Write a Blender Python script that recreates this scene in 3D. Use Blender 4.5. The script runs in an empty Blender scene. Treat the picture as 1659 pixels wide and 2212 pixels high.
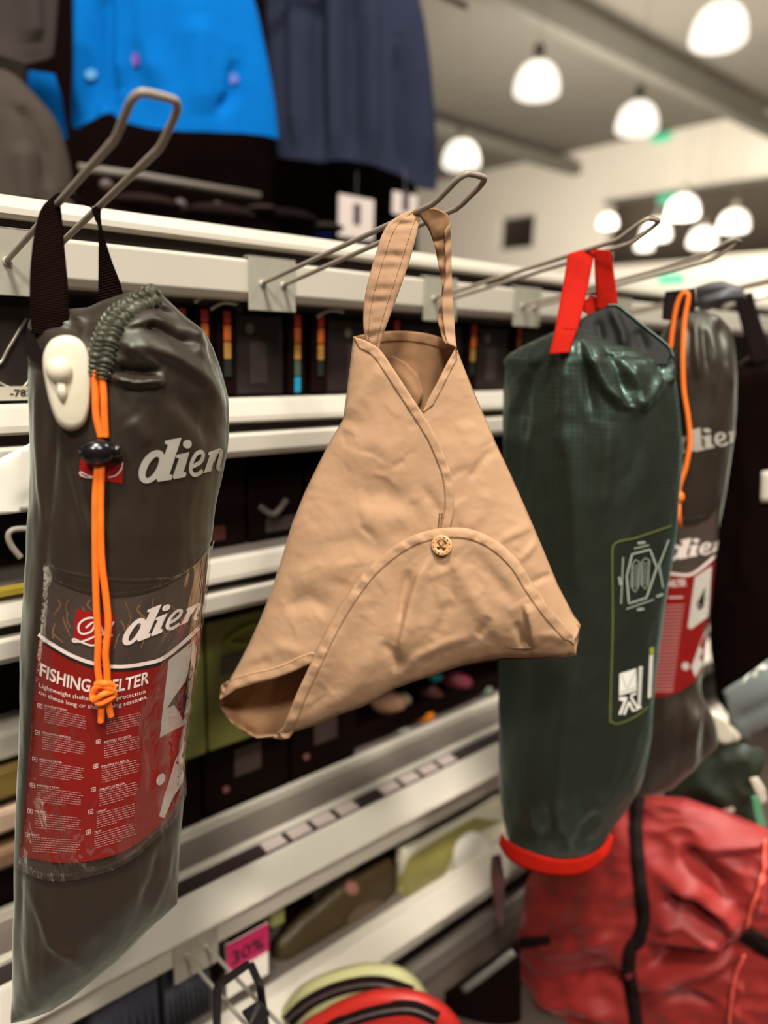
import bpy, bmesh, math, random
import numpy as np
from mathutils import Vector, Matrix, noise
from mathutils.bvhtree import BVHTree
from mathutils.geometry import delaunay_2d_cdt
random.seed(4)
SC = bpy.context.scene
COL = SC.collection

# ------------------------------------------------------------------ camera
F, CX, CY = 1550.0, 829.5, 1106.0           # focal length and centre for a 1659 x 2212 frame
_v = np.array([.03, 1, .234]); _v /= np.linalg.norm(_v)
_r = np.array([1884, 306, -1550.]); _r -= _v*(_r@_v); _r /= np.linalg.norm(_r)
_y = np.cross(_v, _r)
M = np.stack([_r, _y, _v], 1)               # world -> camera
CAM = np.array([0., -1., 0.])
cd = bpy.data.cameras.new('camera'); cam = bpy.data.objects.new('camera', cd); COL.objects.link(cam)
mw = Matrix.Identity(4)
for i in range(3):
    for j in range(3): mw[i][j] = float(M[j][i])
    mw[i][3] = float(CAM[i])
cam.matrix_world = mw
cd.sensor_fit = 'HORIZONTAL'; cd.sensor_width = 36.0; cd.lens = F/1659*36
cd.clip_start = .02; cd.clip_end = 100
cd.dof.use_dof = True; cd.dof.focus_distance = .81; cd.dof.aperture_fstop = 2.3
SC.camera = cam

# ------------------------------------------------------------------ world and lights
def lin(r, g, b):
    def f(c):
        c /= 255.0
        return c/12.92 if c <= .04045 else ((c+.055)/1.055)**2.4
    return (f(r), f(g), f(b), 1)
w = bpy.data.worlds.new('world'); SC.world = w; w.use_nodes = True
bg = w.node_tree.nodes['Background']; bg.inputs[0].default_value = (1, .86, .72, 1); bg.inputs[1].default_value = .13
SC.view_settings.view_transform = 'Standard'; SC.view_settings.look = 'None'
SC.view_settings.gamma = 1; SC.view_settings.use_curve_mapping = False
SC.view_settings.exposure = -0.22
def area(name, loc, target, size, power, colr=(1, .955, .88), spread=180):
    l = bpy.data.lights.new(name, 'AREA'); l.shape = 'DISK'; l.size = size; l.energy = power; l.color = colr
    o = bpy.data.objects.new(name, l); COL.objects.link(o); o.location = loc
    l.spread = math.radians(spread)
    o.rotation_euler = (Vector(target)-Vector(loc)).to_track_quat('-Z', 'Y').to_euler()
    return o
area('aisle_and_fill_light', (-.55, -1.9, 3.9), (.7, -.2, -.6), .7, 290)
area('aisle_and_fill_light', (-2.2, -3.0, 3.2), (.6, -.3, -.4), .6, 175)
area('aisle_and_fill_light', (3.2, -1.6, 3.7), (1.2, -.2, -.8), .7, 72)
area('aisle_and_fill_light', (.1, -2.9, 2.2), (.75, 0, -1.35), .5, 5, spread=40)  # weak fill added to brighten the low shelf rails, not an aisle lamp
area('aisle_and_fill_light', (2.5, -1.4, 2.9), (1.85, -.45, -1.15), .4, 15, spread=30)  # narrow spot added to brighten the red bag, not a known lamp
area('rack_light', (1.3, .35, 2.9), (1.25, 1.3, .5), .6, 20)
area('hall_fill', (11, 6, .2), (20, 11, 5), 5, 2300)  # fill added low in the hall to brighten the far wall
area('hall_fill', (9, 5, 3.4), (14, 10, 6), 4, 110)  # upward fill added to brighten the ceiling

# ------------------------------------------------------------------ helpers
def ray(px, py):
    return M.T @ np.array([px-CX, -(py-CY), -F])
def on(axis, px, py, val):
    d = ray(px, py); t = (val-CAM[axis])/d[axis]
    return CAM+d*t
def proj(P):
    c = (np.asarray(P)-CAM) @ M.T
    return CX+F*c[..., 0]/-c[..., 2], CY-F*c[..., 1]/-c[..., 2]
class Frame:
    """a vertical plane through a point, facing the camera side; depth d grows towards the viewer"""
    def __init__(s, p, n=None):
        s.p = np.array(p, float)
        if n is None: n = (CAM-s.p)*np.array([1, 1, 0])
        s.n = np.array(n, float); s.n /= np.linalg.norm(s.n)
        s.u = np.cross(np.array([0, 0, 1.]), s.n); s.u /= np.linalg.norm(s.u)
        s.mpp = abs((s.p-CAM)@s.n)/F*1.03
    def P(s, px, py, d=0.):
        px = np.asarray(px, float); py = np.asarray(py, float); d = np.asarray(d, float)
        D = np.stack(np.broadcast_arrays(px-CX, -(py-CY), -F), -1) @ M
        t = ((s.p-CAM)@s.n + d)/(D@s.n)
        return CAM + D*t[..., None]

MATS = {}
def mat(name, colr, rough=.6, metal=0., spec=.5, tint=None, bump=None, vary=None, sheen=0., coat=0., alpha=1., trans=0., emit=None, extra=None):
    if name in MATS: return MATS[name]
    m = bpy.data.materials.new(name); m.use_nodes = True
    nt = m.node_tree; b = nt.nodes['Principled BSDF']
    c4 = lin(*colr)
    b.inputs['Base Color'].default_value = c4
    b.inputs['Roughness'].default_value = rough; b.inputs['Metallic'].default_value = metal
    b.inputs['Specular IOR Level'].default_value = spec
    if sheen:
        b.inputs['Sheen Weight'].default_value = sheen; b.inputs['Sheen Roughness'].default_value = .35
        g = max(c4[:3]); b.inputs['Sheen Tint'].default_value = tint+(1,) if tint else tuple(.35+.65*(x/g) for x in c4[:3])+(1,)
    if tint: b.inputs['Specular Tint'].default_value = tint+(1,)
    if coat: b.inputs['Coat Weight'].default_value = coat
    b.inputs['Alpha'].default_value = alpha
    if trans: b.inputs['Transmission Weight'].default_value = trans
    if emit:
        b.inputs['Emission Color'].default_value = emit[0]; b.inputs['Emission Strength'].default_value = emit[1]
    tc = nt.nodes.new('ShaderNodeTexCoord')
    if vary:                                     # (scale, amount)
        n = nt.nodes.new('ShaderNodeTexNoise'); n.inputs['Scale'].default_value = vary[0]; n.inputs['Detail'].default_value = 4
        nt.links.new(tc.outputs['Object'], n.inputs['Vector'])
        mx = nt.nodes.new('ShaderNodeMix'); mx.data_type = 'RGBA'
        a = vary[1]
        mx.inputs[6].default_value = tuple(x*(1-a) for x in c4[:3])+(1,)
        mx.inputs[7].default_value = tuple(min(1, x*(1+a)) for x in c4[:3])+(1,)
        nt.links.new(n.outputs[0], mx.inputs[0]); nt.links.new(mx.outputs[2], b.inputs['Base Color'])
    if bump:                                     # (kind, scale, strength, distance)
        kind, sc, st, di = bump
        if kind == 'noise':
            n = nt.nodes.new('ShaderNodeTexNoise'); n.inputs['Scale'].default_value = sc; n.inputs['Detail'].default_value = 5
            nt.links.new(tc.outputs['Object'], n.inputs['Vector'])
        else:                                    # ribs across the length of a band (v of the uv map)
            n = nt.nodes.new('ShaderNodeTexWave'); n.wave_type = 'BANDS'; n.bands_direction = 'Y'
            n.inputs['Scale'].default_value = sc; n.inputs['Distortion'].default_value = .6
            nt.links.new(tc.outputs['UV'], n.inputs['Vector'])
        bp = nt.nodes.new('ShaderNodeBump'); bp.inputs['Strength'].default_value = st; bp.inputs['Distance'].default_value = di
        nt.links.new(n.outputs[1] if kind != 'noise' else n.outputs[0], bp.inputs['Height'])
        nt.links.new(bp.outputs[0], b.inputs['Normal'])
    if extra: extra(nt, b, tc)
    MATS[name] = m
    return m

def ripstop(nt, b, tc):                          # woven grid of thicker threads
    s = nt.nodes.new('ShaderNodeSeparateXYZ'); nt.links.new(tc.outputs['UV'], s.inputs[0])
    outs = []
    for k in (0, 1):
        mu = nt.nodes.new('ShaderNodeMath'); mu.operation = 'MULTIPLY'; mu.inputs[1].default_value = 1/.0074
        fr = nt.nodes.new('ShaderNodeMath'); fr.operation = 'FRACT'
        lt = nt.nodes.new('ShaderNodeMath'); lt.operation = 'LESS_THAN'; lt.inputs[1].default_value = .2
        nt.links.new(s.outputs[k], mu.inputs[0]); nt.links.new(mu.outputs[0], fr.inputs[0]); nt.links.new(fr.outputs[0], lt.inputs[0])
        outs.append(lt)
    mxm = nt.nodes.new('ShaderNodeMath'); mxm.operation = 'MAXIMUM'
    nt.links.new(outs[0].outputs[0], mxm.inputs[0]); nt.links.new(outs[1].outputs[0], mxm.inputs[1])
    mx = nt.nodes.new('ShaderNodeMix'); mx.data_type = 'RGBA'
    mx.inputs[6].default_value = lin(25, 18, 12); mx.inputs[7].default_value = lin(36, 38, 30)
    ro = nt.nodes.new('ShaderNodeMapRange'); ro.inputs['To Min'].default_value = .52; ro.inputs['To Max'].default_value = .3
    nt.links.new(mxm.outputs[0], ro.inputs[0]); nt.links.new(ro.outputs[0], b.inputs['Roughness'])
    nt.links.new(mxm.outputs[0], mx.inputs[0]); nt.links.new(mx.outputs[2], b.inputs['Base Color'])

WHITE_METAL = mat('rail_paint', (198, 189, 172), .4, vary=(6, .05))
RAIL_TOP = mat('deck_steel', (116, 106, 96), .45, metal=.2, vary=(9, .12))
GROOVE = mat('groove_dark', (44, 30, 26), .7)
ZINC = mat('zinc_plate', (176, 170, 152), .45, metal=.25, vary=(60, .1), bump=('noise', 300, .15, .001))
WIRE = mat('wire_grey', (150, 136, 120), .4, metal=.0, vary=(40, .12))
WIREZ = mat('wire_zinc', (196, 188, 172), .3, metal=.6)
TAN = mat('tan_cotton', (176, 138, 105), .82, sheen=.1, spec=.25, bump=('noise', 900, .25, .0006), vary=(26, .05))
TAN_SHADED = mat('tan_cotton_shaded', (156, 116, 82), .85, spec=.2, vary=(30, .06))  # same cotton darkened: shade inside the bag is put into the colour
THREAD = mat('tan_thread', (142, 102, 68), .8)
THREADD = mat('tan_thread_dark', (120, 80, 50), .8)
BUTTONM = mat('button_plastic', (214, 160, 108), .3, coat=.3, vary=(120, .12))
HOLE = mat('hole_dark', (40, 20, 12), .8)
OLIVE = mat('olive_nylon', (40, 26, 19), .46, spec=.8, sheen=.38, tint=(.80, .86, .70), vary=(18, .08), bump=('noise', 700, .12, .0005))
OLIVE_D = mat('olive_nylon_gather', (62, 58, 46), .42, sheen=.7, tint=(.8, .86, .7), vary=(40, .15))
def ribs(nt, b, tc):
    n = nt.nodes.new('ShaderNodeTexWave'); n.wave_type = 'BANDS'; n.bands_direction = 'Y'; n.inputs['Scale'].default_value = 118; n.inputs['Distortion'].default_value = .5
    nt.links.new(tc.outputs['UV'], n.inputs['Vector'])
    mx = nt.nodes.new('ShaderNodeMix'); mx.data_type = 'RGBA'; mx.inputs[6].default_value = lin(10, 3, 2); mx.inputs[7].default_value = lin(34, 19, 14)
    nt.links.new(n.outputs[1], mx.inputs[0]); nt.links.new(mx.outputs[2], b.inputs['Base Color'])
WEB = mat('black_webbing', (34, 24, 20), .9, spec=.03, bump=('wave', 118, 1, .002), extra=ribs)
WEBF = mat('black_webbing_plain', (24, 11, 9), .8, spec=.15)
ORANGE = mat('orange_cord', (255, 118, 20), .6, sheen=.2, bump=('noise', 1400, .3, .0006))
BLACKP = mat('black_plastic', (18, 14, 16), .22, spec=.6)
CREAM = mat('cream_plastic', (222, 210, 184), .38, vary=(10, .03))
GREYPRINT = mat('grey_print', (168, 160, 146), .5)
CARDTXT = mat('pale_print', (226, 208, 196), .5)
CARDDIM = mat('dim_print', (186, 132, 126), .6)
RED = mat('card_red', (128, 16, 11), .4, vary=(10, .1))
REDP = mat('logo_red', (150, 18, 14), .4)
CAMO = mat('card_brown', (70, 56, 48), .45, vary=(22, .4))
CARDB = mat('card_black', (30, 24, 22), .4)
def film(name, base, edge, sc, dist, rough=.08):
    m = bpy.data.materials.new(name); m.use_nodes = True; nt = m.node_tree; nt.nodes.remove(nt.nodes['Principled BSDF'])
    out = nt.nodes['Material Output']; tr = nt.nodes.new('ShaderNodeBsdfTransparent'); gl = nt.nodes.new('ShaderNodeBsdfGlossy')
    gl.inputs['Roughness'].default_value = rough; gl.inputs['Color'].default_value = (1, .97, .92, 1)
    tc = nt.nodes.new('ShaderNodeTexCoord'); n = nt.nodes.new('ShaderNodeTexNoise'); n.inputs['Scale'].default_value = sc; n.inputs['Detail'].default_value = 3; n.inputs['Distortion'].default_value = 1.5
    mp = nt.nodes.new('ShaderNodeMapping'); mp.inputs['Scale'].default_value = (1, 1, .35); nt.links.new(tc.outputs['Object'], mp.inputs[0]); nt.links.new(mp.outputs[0], n.inputs['Vector'])
    bp = nt.nodes.new('ShaderNodeBump'); bp.inputs['Distance'].default_value = dist; nt.links.new(n.outputs[0], bp.inputs['Height']); nt.links.new(bp.outputs[0], gl.inputs['Normal'])
    lw = nt.nodes.new('ShaderNodeLayerWeight'); lw.inputs[0].default_value = .35; nt.links.new(bp.outputs[0], lw.inputs['Normal'])
    mr = nt.nodes.new('ShaderNodeMapRange'); mr.inputs['To Min'].default_value = base; mr.inputs['To Max'].default_value = edge; nt.links.new(lw.outputs['Fresnel'], mr.inputs[0])
    mx = nt.nodes.new('ShaderNodeMixShader'); nt.links.new(mr.outputs[0], mx.inputs[0]); nt.links.new(tr.outputs[0], mx.inputs[1]); nt.links.new(gl.outputs[0], mx.inputs[2]); nt.links.new(mx.outputs[0], out.inputs[0])
    return m
FILM = film('clear_film', .025, .35, 16, .007)
FILMR = film('clear_film_rim', .14, .7, 70, .008, .15)
GREEN = mat('green_ripstop', (44, 66, 57), .36, spec=.9, sheen=.15, tint=(.5, .82, .66), extra=ripstop)
REDWEB = mat('red_webbing', (170, 24, 10), .8, spec=.1, bump=('noise', 900, .3, .0008))
OLIVEPRINT = mat('olive_print', (88, 92, 44), .6)
PALEG = mat('pale_green_print', (150, 160, 142), .6)
WPRINT = mat('white_print', (225, 220, 205), .6)
REDNY = mat('red_nylon', (132, 34, 30), .55, spec=.3, sheen=.5, vary=(9, .1))
BLUE = mat('blue_fleece', (6, 106, 186), .95, spec=.05, vary=(14, .12))
NAVY = mat('navy_cloth', (44, 48, 66), .9, spec=.1, vary=(9, .15))
DARKC = mat('black_cloth', (16, 5, 4), .9, spec=.05, vary=(7, .2))
GREYC = mat('grey_cloth', (74, 65, 58), .95, spec=.05, vary=(12, .12))
BLK = mat('black_card', (20, 6, 5), .6, spec=.08, vary=(12, .3))
PINK = mat('pink_print', (200, 40, 96), .5)
GRN = mat('olive_card', (128, 130, 62), .5, vary=(16, .25))
LIME = mat('lime_print', (150, 160, 50), .5)
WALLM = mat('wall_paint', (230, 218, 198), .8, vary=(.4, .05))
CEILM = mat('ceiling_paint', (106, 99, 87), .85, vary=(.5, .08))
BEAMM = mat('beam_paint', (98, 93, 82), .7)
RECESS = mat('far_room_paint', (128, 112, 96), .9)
FLOORM = mat('floor_vinyl', (70, 58, 50), .35, vary=(1.2, .1))
LAMPM = mat('lamp_glow', (255, 246, 230), .5, emit=((1, .92, .78, 1), 1.6))
EXITM = mat('exit_green', (70, 190, 140), .5, emit=((.12, .55, .34, 1), .6))
def cmat(name, rgb, rough=.5, **k): return mat(name, rgb, rough, **k)

def link(name, verts, faces, m, parent=None, smooth=True, uv=None, solid=0., offset=0., label=None):
    me = bpy.data.meshes.new(name)
    me.from_pydata([tuple(map(float, v)) for v in verts], [], faces)
    me.materials.append(m)
    if smooth: me.polygons.foreach_set('use_smooth', [True]*len(me.polygons))
    if uv is not None:
        l = me.uv_layers.new(name='uv'); vi = np.zeros(len(me.loops), int); me.loops.foreach_get('vertex_index', vi)
        l.data.foreach_set('uv', np.asarray(uv, float)[vi].ravel())
    o = bpy.data.objects.new(name, me); COL.objects.link(o)
    if parent: o.parent = parent
    if solid:
        s = o.modifiers.new('thickness', 'SOLIDIFY'); s.thickness = solid; s.offset = offset
    if label: o['label'] = label
    return o
def tag(o, label, cat, group=None, kind=None):
    o['label'] = label; o['category'] = cat
    if group: o['group'] = group
    if kind: o['kind'] = kind
    return o
def thing(name, loc, label, cat, group=None):
    o = bpy.data.objects.new(name, None); COL.objects.link(o); o.empty_display_size = .05
    ROOTS.append((o, Vector([float(x) for x in loc])))
    return tag(o, label, cat, group)
ROOTS = []
def settle():                                    # parts are modelled in world space: move each Empty to its base, keep parts in place
    for o, loc in ROOTS:
        o.location = loc
        for c in o.children: c.matrix_parent_inverse = Matrix.Translation(-loc)
class MB:
    def __init__(s): s.v = []; s.f = []
    def add(s, v, f):
        b = len(s.v); s.v += [tuple(map(float, x)) for x in v]; s.f += [tuple(i+b for i in q) for q in f]; return s
    def box(s, a, b):
        x0, y0, z0 = a; x1, y1, z1 = b
        return s.add([(x0,y0,z0),(x1,y0,z0),(x1,y1,z0),(x0,y1,z0),(x0,y0,z1),(x1,y0,z1),(x1,y1,z1),(x0,y1,z1)],
              [(0,3,2,1),(4,5,6,7),(0,1,5,4),(1,2,6,5),(2,3,7,6),(3,0,4,7)])
    def prism(s, prof, x0, x1):                   # (y, z) profile along x
        n = len(prof)
        v = [(x0, y, z) for y, z in prof]+[(x1, y, z) for y, z in prof]
        f = [(i, (i+1) % n, (i+1) % n+n, i+n) for i in range(n)]
        return s.add(v, f+[tuple(range(n-1, -1, -1)), tuple(range(n, 2*n))])
    def tube(s, pts, r, n=10, closed=False, caps=True, rf=None):
        pts = [Vector([float(c) for c in p]) for p in pts]; N = len(pts); v = []; f = []
        up = None
        for i, p in enumerate(pts):
            a = pts[(i-1) % N] if (closed or i > 0) else p
            b = pts[(i+1) % N] if (closed or i < N-1) else p
            t = (b-a).normalized() if (b-a).length > 1e-9 else Vector((0, 0, 1))
            if up is None: up = t.orthogonal().normalized()
            up = (up-t*up.dot(t))
            up = up.normalized() if up.length > 1e-6 else t.orthogonal().normalized()
            w2 = t.cross(up); rr = (r[i] if hasattr(r, '__len__') else r)
            for k in range(n):
                an = 2*math.pi*k/n; q = rr*(rf(i, an) if rf else 1)
                v.append(p+(up*math.cos(an)+w2*math.sin(an))*q)
        R = N if closed else N-1
        for i in range(R):
            for k in range(n):
                f.append((i*n+k, i*n+(k+1) % n, ((i+1) % N)*n+(k+1) % n, ((i+1) % N)*n+k))
        if not closed and caps: f += [tuple(range(n-1, -1, -1)), tuple(range((N-1)*n, N*n))]
        return s.add(v, f)
    def link(s, name, m, parent=None, smooth=False, bevel=0., **k):
        o = link(name, s.v, s.f, m, parent, smooth, **k)
        if bevel:
            b = o.modifiers.new('bevel', 'BEVEL'); b.width = bevel; b.segments = 2; b.limit_method = 'ANGLE'
        return o
def smooth_pts(pts, k=6, closed=False):          # Catmull-Rom
    P = [np.array(p, float) for p in pts]; n = len(P); out = []
    R = n if closed else n-1
    for i in range(R):
        if closed: a, b, c, d = P[i-1], P[i], P[(i+1) % n], P[(i+2) % n]
        else: a, b, c, d = P[max(i-1, 0)], P[i], P[i+1], P[min(i+2, n-1)]
        for j in range(k):
            t = j/k
            out.append(.5*((2*b)+(-a+c)*t+(2*a-5*b+4*c-d)*t*t+(-a+3*b-3*c+d)*t**3))
    if not closed: out.append(P[-1])
    return np.array(out)
def interp(tab):                                 # [(key, value)...]
    a = np.array(sorted(tab), float)
    def f(x): return np.interp(x, a[:, 0], a[:, 1])
    return f
def sinterp(tab):
    a = np.array(sorted(tab), float); s = smooth_pts(a, 8)
    xs = np.maximum.accumulate(s[:, 0])
    return lambda x: np.interp(x, xs, s[:, 1])
def segdist(x, y, pts):
    """distance to a polyline, side sign and running parameter 0..1"""
    pts = np.array(pts, float); best = np.full(x.shape, 1e9); sg = np.zeros(x.shape); tt = np.zeros(x.shape)
    L = np.hypot(*(pts[1:]-pts[:-1]).T); tot = L.sum(); acc = 0
    for i in range(len(pts)-1):
        a, b = pts[i], pts[i+1]; e = b-a; l2 = max(e@e, 1e-9)
        t = np.clip(((x-a[0])*e[0]+(y-a[1])*e[1])/l2, 0, 1)
        dx = x-a[0]-t*e[0]; dy = y-a[1]-t*e[1]; d = np.hypot(dx, dy)
        m = d < best; best = np.where(m, d, best); sg = np.where(m, np.sign(e[0]*(y-a[1])-e[1]*(x-a[0])), sg)
        tt = np.where(m, (acc+t*L[i])/tot, tt); acc += L[i]
    return best, sg, tt
def creases(x, y, lst):
    h = np.zeros(x.shape)
    for c in lst:
        pts, amp, w1, w2 = c if len(c) == 4 else (c[0], c[1], c[2], c[2])
        d, s, t = segdist(x, y, pts)
        wd = np.where(s > 0, w1, w2)
        h += amp*.001*np.exp(-(d/wd)**2)*np.clip(np.sin(np.pi*np.clip(t, .04, .96))*1.6, 0, 1)
    return h
def vnoise(P, sx, sy, sz, oc=3, ridged=False, seed=0.):
    out = np.zeros(len(P))
    for i, p in enumerate(P):
        q = Vector((p[0]*sx+seed, p[1]*sy+seed, p[2]*sz)); a = 1.; t = 0.
        for o in range(oc):
            n = noise.noise(q); t += a*((.5-abs(n)*2) if ridged else n); a *= .5; q = q*2.03
        out[i] = t
    return out
def bvh(v, f): return BVHTree.FromPolygons([tuple(map(float, q)) for q in v], f)

def sack(name, m, parent, fr, xl, xr, yt, yb, k=.7, ctop=0, cbot=0, cr=(), nz=(), nth=120, ny=150, ytb=None, tilt=None, solid=0., pw=.5):
    xl, xr = sinterp(xl), sinterp(xr); yt = interp(yt); yb = interp(yb); ytb = interp(ytb) if ytb else yt
    th = 2*np.pi*np.arange(nth)/nth; T = np.linspace(0, 1, ny)[:, None]
    if ctop or cbot: T = .5-.5*np.cos(np.pi*T)*.55-(T-.5)*-.45
    cs = np.cos(th)[None]; sn = np.sin(th)[None]
    y = np.full((ny, nth), 1.)*(yt((xl(1000)+xr(1000))/2)) + T*600
    for _ in range(14):
        a, b = xl(y), xr(y); x = (a+b)/2+(b-a)/2*cs
        top = np.where(sn >= 0, yt(x), ytb(x)); bot = yb(x)
        y = .5*y+.5*(top+T*(bot-top))
    a, b = xl(y), xr(y); x = (a+b)/2+(b-a)/2*cs; hw = (b-a)/2
    fac = np.ones_like(y)
    if ctop: s = np.clip((y-top)/ctop, 0, 1); fac = fac*(np.clip(1-(1-s)**2, 0, 1))**pw
    if cbot: s = np.clip((bot-y)/cbot, 0, 1); fac = fac*(np.clip(1-(1-s)**2, 0, 1))**pw
    d = sn*k*hw*fr.mpp*fac
    if tilt: d = d+tilt(x, y)
    P = fr.P(x, y, d)
    nrm = fr.n[None, None]*sn[..., None]+fr.u[None, None]*cs[..., None]
    disp = creases(x, y, cr)*np.clip(sn*1.5, 0, 1)
    flat = P.reshape(-1, 3)
    for (amp, sx, sz, oc, rg, fade) in nz:
        q = vnoise(flat, sx, sx, sz, oc, rg, len(name)*1.7).reshape(x.shape)*amp*.001
        if fade: q = q*fade(x, y)
        disp = disp+q
    P = P+nrm*(disp*np.minimum(1, fac*2+.2))[..., None]
    f = [(i*nth+j, (i+1)*nth+j, (i+1)*nth+(j+1) % nth, i*nth+(j+1) % nth) for i in range(ny-1) for j in range(nth)]
    arc = np.broadcast_to(th[None]*hw.mean()*fr.mpp*.9, x.shape)
    uv = np.stack([arc, P[..., 2]], -1).reshape(-1, 2)
    V = P.reshape(-1, 3)
    o = link(name, V, f, m, parent, uv=uv, solid=solid)
    return o, bvh(V, f)

def fill(poly, h, extra=()):
    """triangulated polygon with inner grid points"""
    poly = np.array(poly, float); pts = []
    for i in range(len(poly)):
        a, b = poly[i], poly[(i+1) % len(poly)]; n = max(1, int(np.hypot(*(b-a))/h))
        for j in range(n): pts.append(a+(b-a)*j/n)
    nb = len(pts); B = np.array(pts)
    x0, y0 = B.min(0); x1, y1 = B.max(0)
    gx, gy = np.meshgrid(np.arange(x0, x1, h), np.arange(y0, y1, h*.87)); gx[1::2] += h/2
    gx = gx.ravel(); gy = gy.ravel()
    ins = np.zeros(gx.shape, bool)
    for i in range(nb):
        a, b = B[i], B[(i+1) % nb]
        c = ((a[1] > gy) != (b[1] > gy)) & (gx < (b[0]-a[0])*(gy-a[1])/(b[1]-a[1]+1e-12)+a[0]); ins ^= c
    dd, _, _ = segdist(gx, gy, np.vstack([B, B[:1]])) if nb < 60 else (None, 0, 0)
    if dd is None:
        dd = np.full(gx.shape, 1e9)
        for q in B: dd = np.minimum(dd, np.hypot(gx-q[0], gy-q[1]))
    ins &= dd > h*.55
    allp = [Vector(p) for p in B]+[Vector((a, b)) for a, b in zip(gx[ins], gy[ins])]
    r = delaunay_2d_cdt(allp, [], [list(range(nb))], 1, 1e-6)
    return np.array([tuple(v) for v in r[0]]), [tuple(t) for t in r[2]]
def panel(name, m, parent, fr, poly, dfun, h=5, solid=.0008, cr=(), nz=(), label=None, offset=0.):
    V2, T = fill(poly, h)
    x, y = V2[:, 0], V2[:, 1]
    d = dfun(x, y)+creases(x, y, cr)
    P = fr.P(x, y, d)
    for (amp, sx, sz, oc, rg, fade) in nz:
        q = vnoise(P, sx, sx, sz, oc, rg, len(name)*1.3)*amp*.001
        if fade: q = q*fade(x, y)
        P = P+fr.n[None]*q[:, None]
    uv = np.stack([P@fr.u, P[:, 2]], -1)
    # face towards the viewer
    a, b, c = P[T[0][0]], P[T[0][1]], P[T[0][2]]
    if np.cross(b-a, c-a)@fr.n < 0: T = [t[::-1] for t in T]
    o = link(name, P, T, m, parent, uv=uv, solid=solid, offset=offset, label=label)
    return o, bvh(P, T)
def hit(tree, px, py, off=0.):
    d = ray(px, py); d = d/np.linalg.norm(d)
    h = tree.ray_cast(Vector(CAM), Vector(d))
    if h[0] is None: return None
    n = np.array(h[1]); n = n if n@d < 0 else -n
    return np.array(h[0])+(n*.8-d*.2)*off
def decal(name, m, parent, tree, poly2, off, h=9, label=None, smooth=True, holes=None, rim=None):
    """print lying on the surface"""
    V2, T = poly2 if isinstance(poly2, tuple) else fill(poly2, h)
    P = []
    for a, b in V2:
        p = hit(tree, a, b, off); k = 1
        while p is None and k < 12:              # past the rounded edge: ends at the edge
            p = hit(tree, a-2.5*k, b, off)
            if p is None: p = hit(tree, a+2.5*k, b, off)
            k += 1
        P.append(p)
    T = [t for t in T if all(P[i] is not None for i in t)]
    T = [t for t in T if max(np.linalg.norm(P[t[0]]-P[t[i]]) for i in (1, 2)) < .06]
    used = sorted({i for t in T for i in t}); mp = {i: j for j, i in enumerate(used)}
    if not used: return None
    P2 = [P[i] for i in used]; T2 = [tuple(mp[i] for i in t) for t in T]
    return link(name, P2, T2, m, parent, smooth, label=label)
def merge2(parts):
    V = []; T = []
    for v, t in parts:
        b = len(V); V += [tuple(q) for q in v]; T += [tuple(i+b for i in q) for q in t]
    return np.array(V), T
def stroke2(pts, w, sm=0, closed=False):         # thick line as quads in the print's plane
    p = smooth_pts(pts, sm, closed) if sm else np.array(pts, float)
    q = [p[0]]
    for a, b in zip(p[:-1], p[1:]):
        n = max(1, int(np.hypot(*(b-a))/8))
        for j in range(1, n+1): q.append(a+(b-a)*j/n)
    p = np.array(q); N = len(p)
    t = np.gradient(p, axis=0); t /= np.linalg.norm(t, axis=1)[:, None]+1e-9
    nn = np.stack([-t[:, 1], t[:, 0]], 1)*w/2
    V = np.vstack([p+nn, p-nn]); T = []
    for i in range(N-1): T += [(i, i+1, i+N), (i+1, i+1+N, i+N)]
    return V, T
def text2(txt, mapf, bold=0., sx=1., cut=.12):
    """built-in font, cut fine, mapped: local (0..width, 0..1) -> picture of the print"""
    c = bpy.data.curves.new('t', 'FONT'); c.body = txt; c.size = 1; c.offset = bold; c.resolution_u = 3
    o = bpy.data.objects.new('t', c); COL.objects.link(o)
    bpy.context.view_layer.update()
    me = bpy.data.meshes.new_from_object(o.evaluated_get(bpy.context.evaluated_depsgraph_get()))
    bm = bmesh.new(); bm.from_mesh(me); bmesh.ops.triangulate(bm, faces=bm.faces)
    xs = [v.co.x for v in bm.verts]; x0, x1 = min(xs), max(xs); k = x0+cut*2
    while cut > 0 and k < x1:
        bmesh.ops.bisect_plane(bm, geom=bm.verts[:]+bm.edges[:]+bm.faces[:], plane_co=(k, 0, 0), plane_no=(1, 0, 0)); k += cut*2
    bmesh.ops.triangulate(bm, faces=bm.faces)
    V = np.array([(v.co.x, v.co.y) for v in bm.verts]); T = [tuple(v.index for v in f.verts) for f in bm.faces]
    bm.verts.index_update(); T = [tuple(v.index for v in f.verts) for f in bm.faces]
    bm.free(); bpy.data.objects.remove(o); bpy.data.curves.remove(c); bpy.data.meshes.remove(me)
    V[:, 0] = (V[:, 0]-x0)/(x1-x0)
    return np.array([mapf(a, b/.72) for a, b in V]), T
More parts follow.
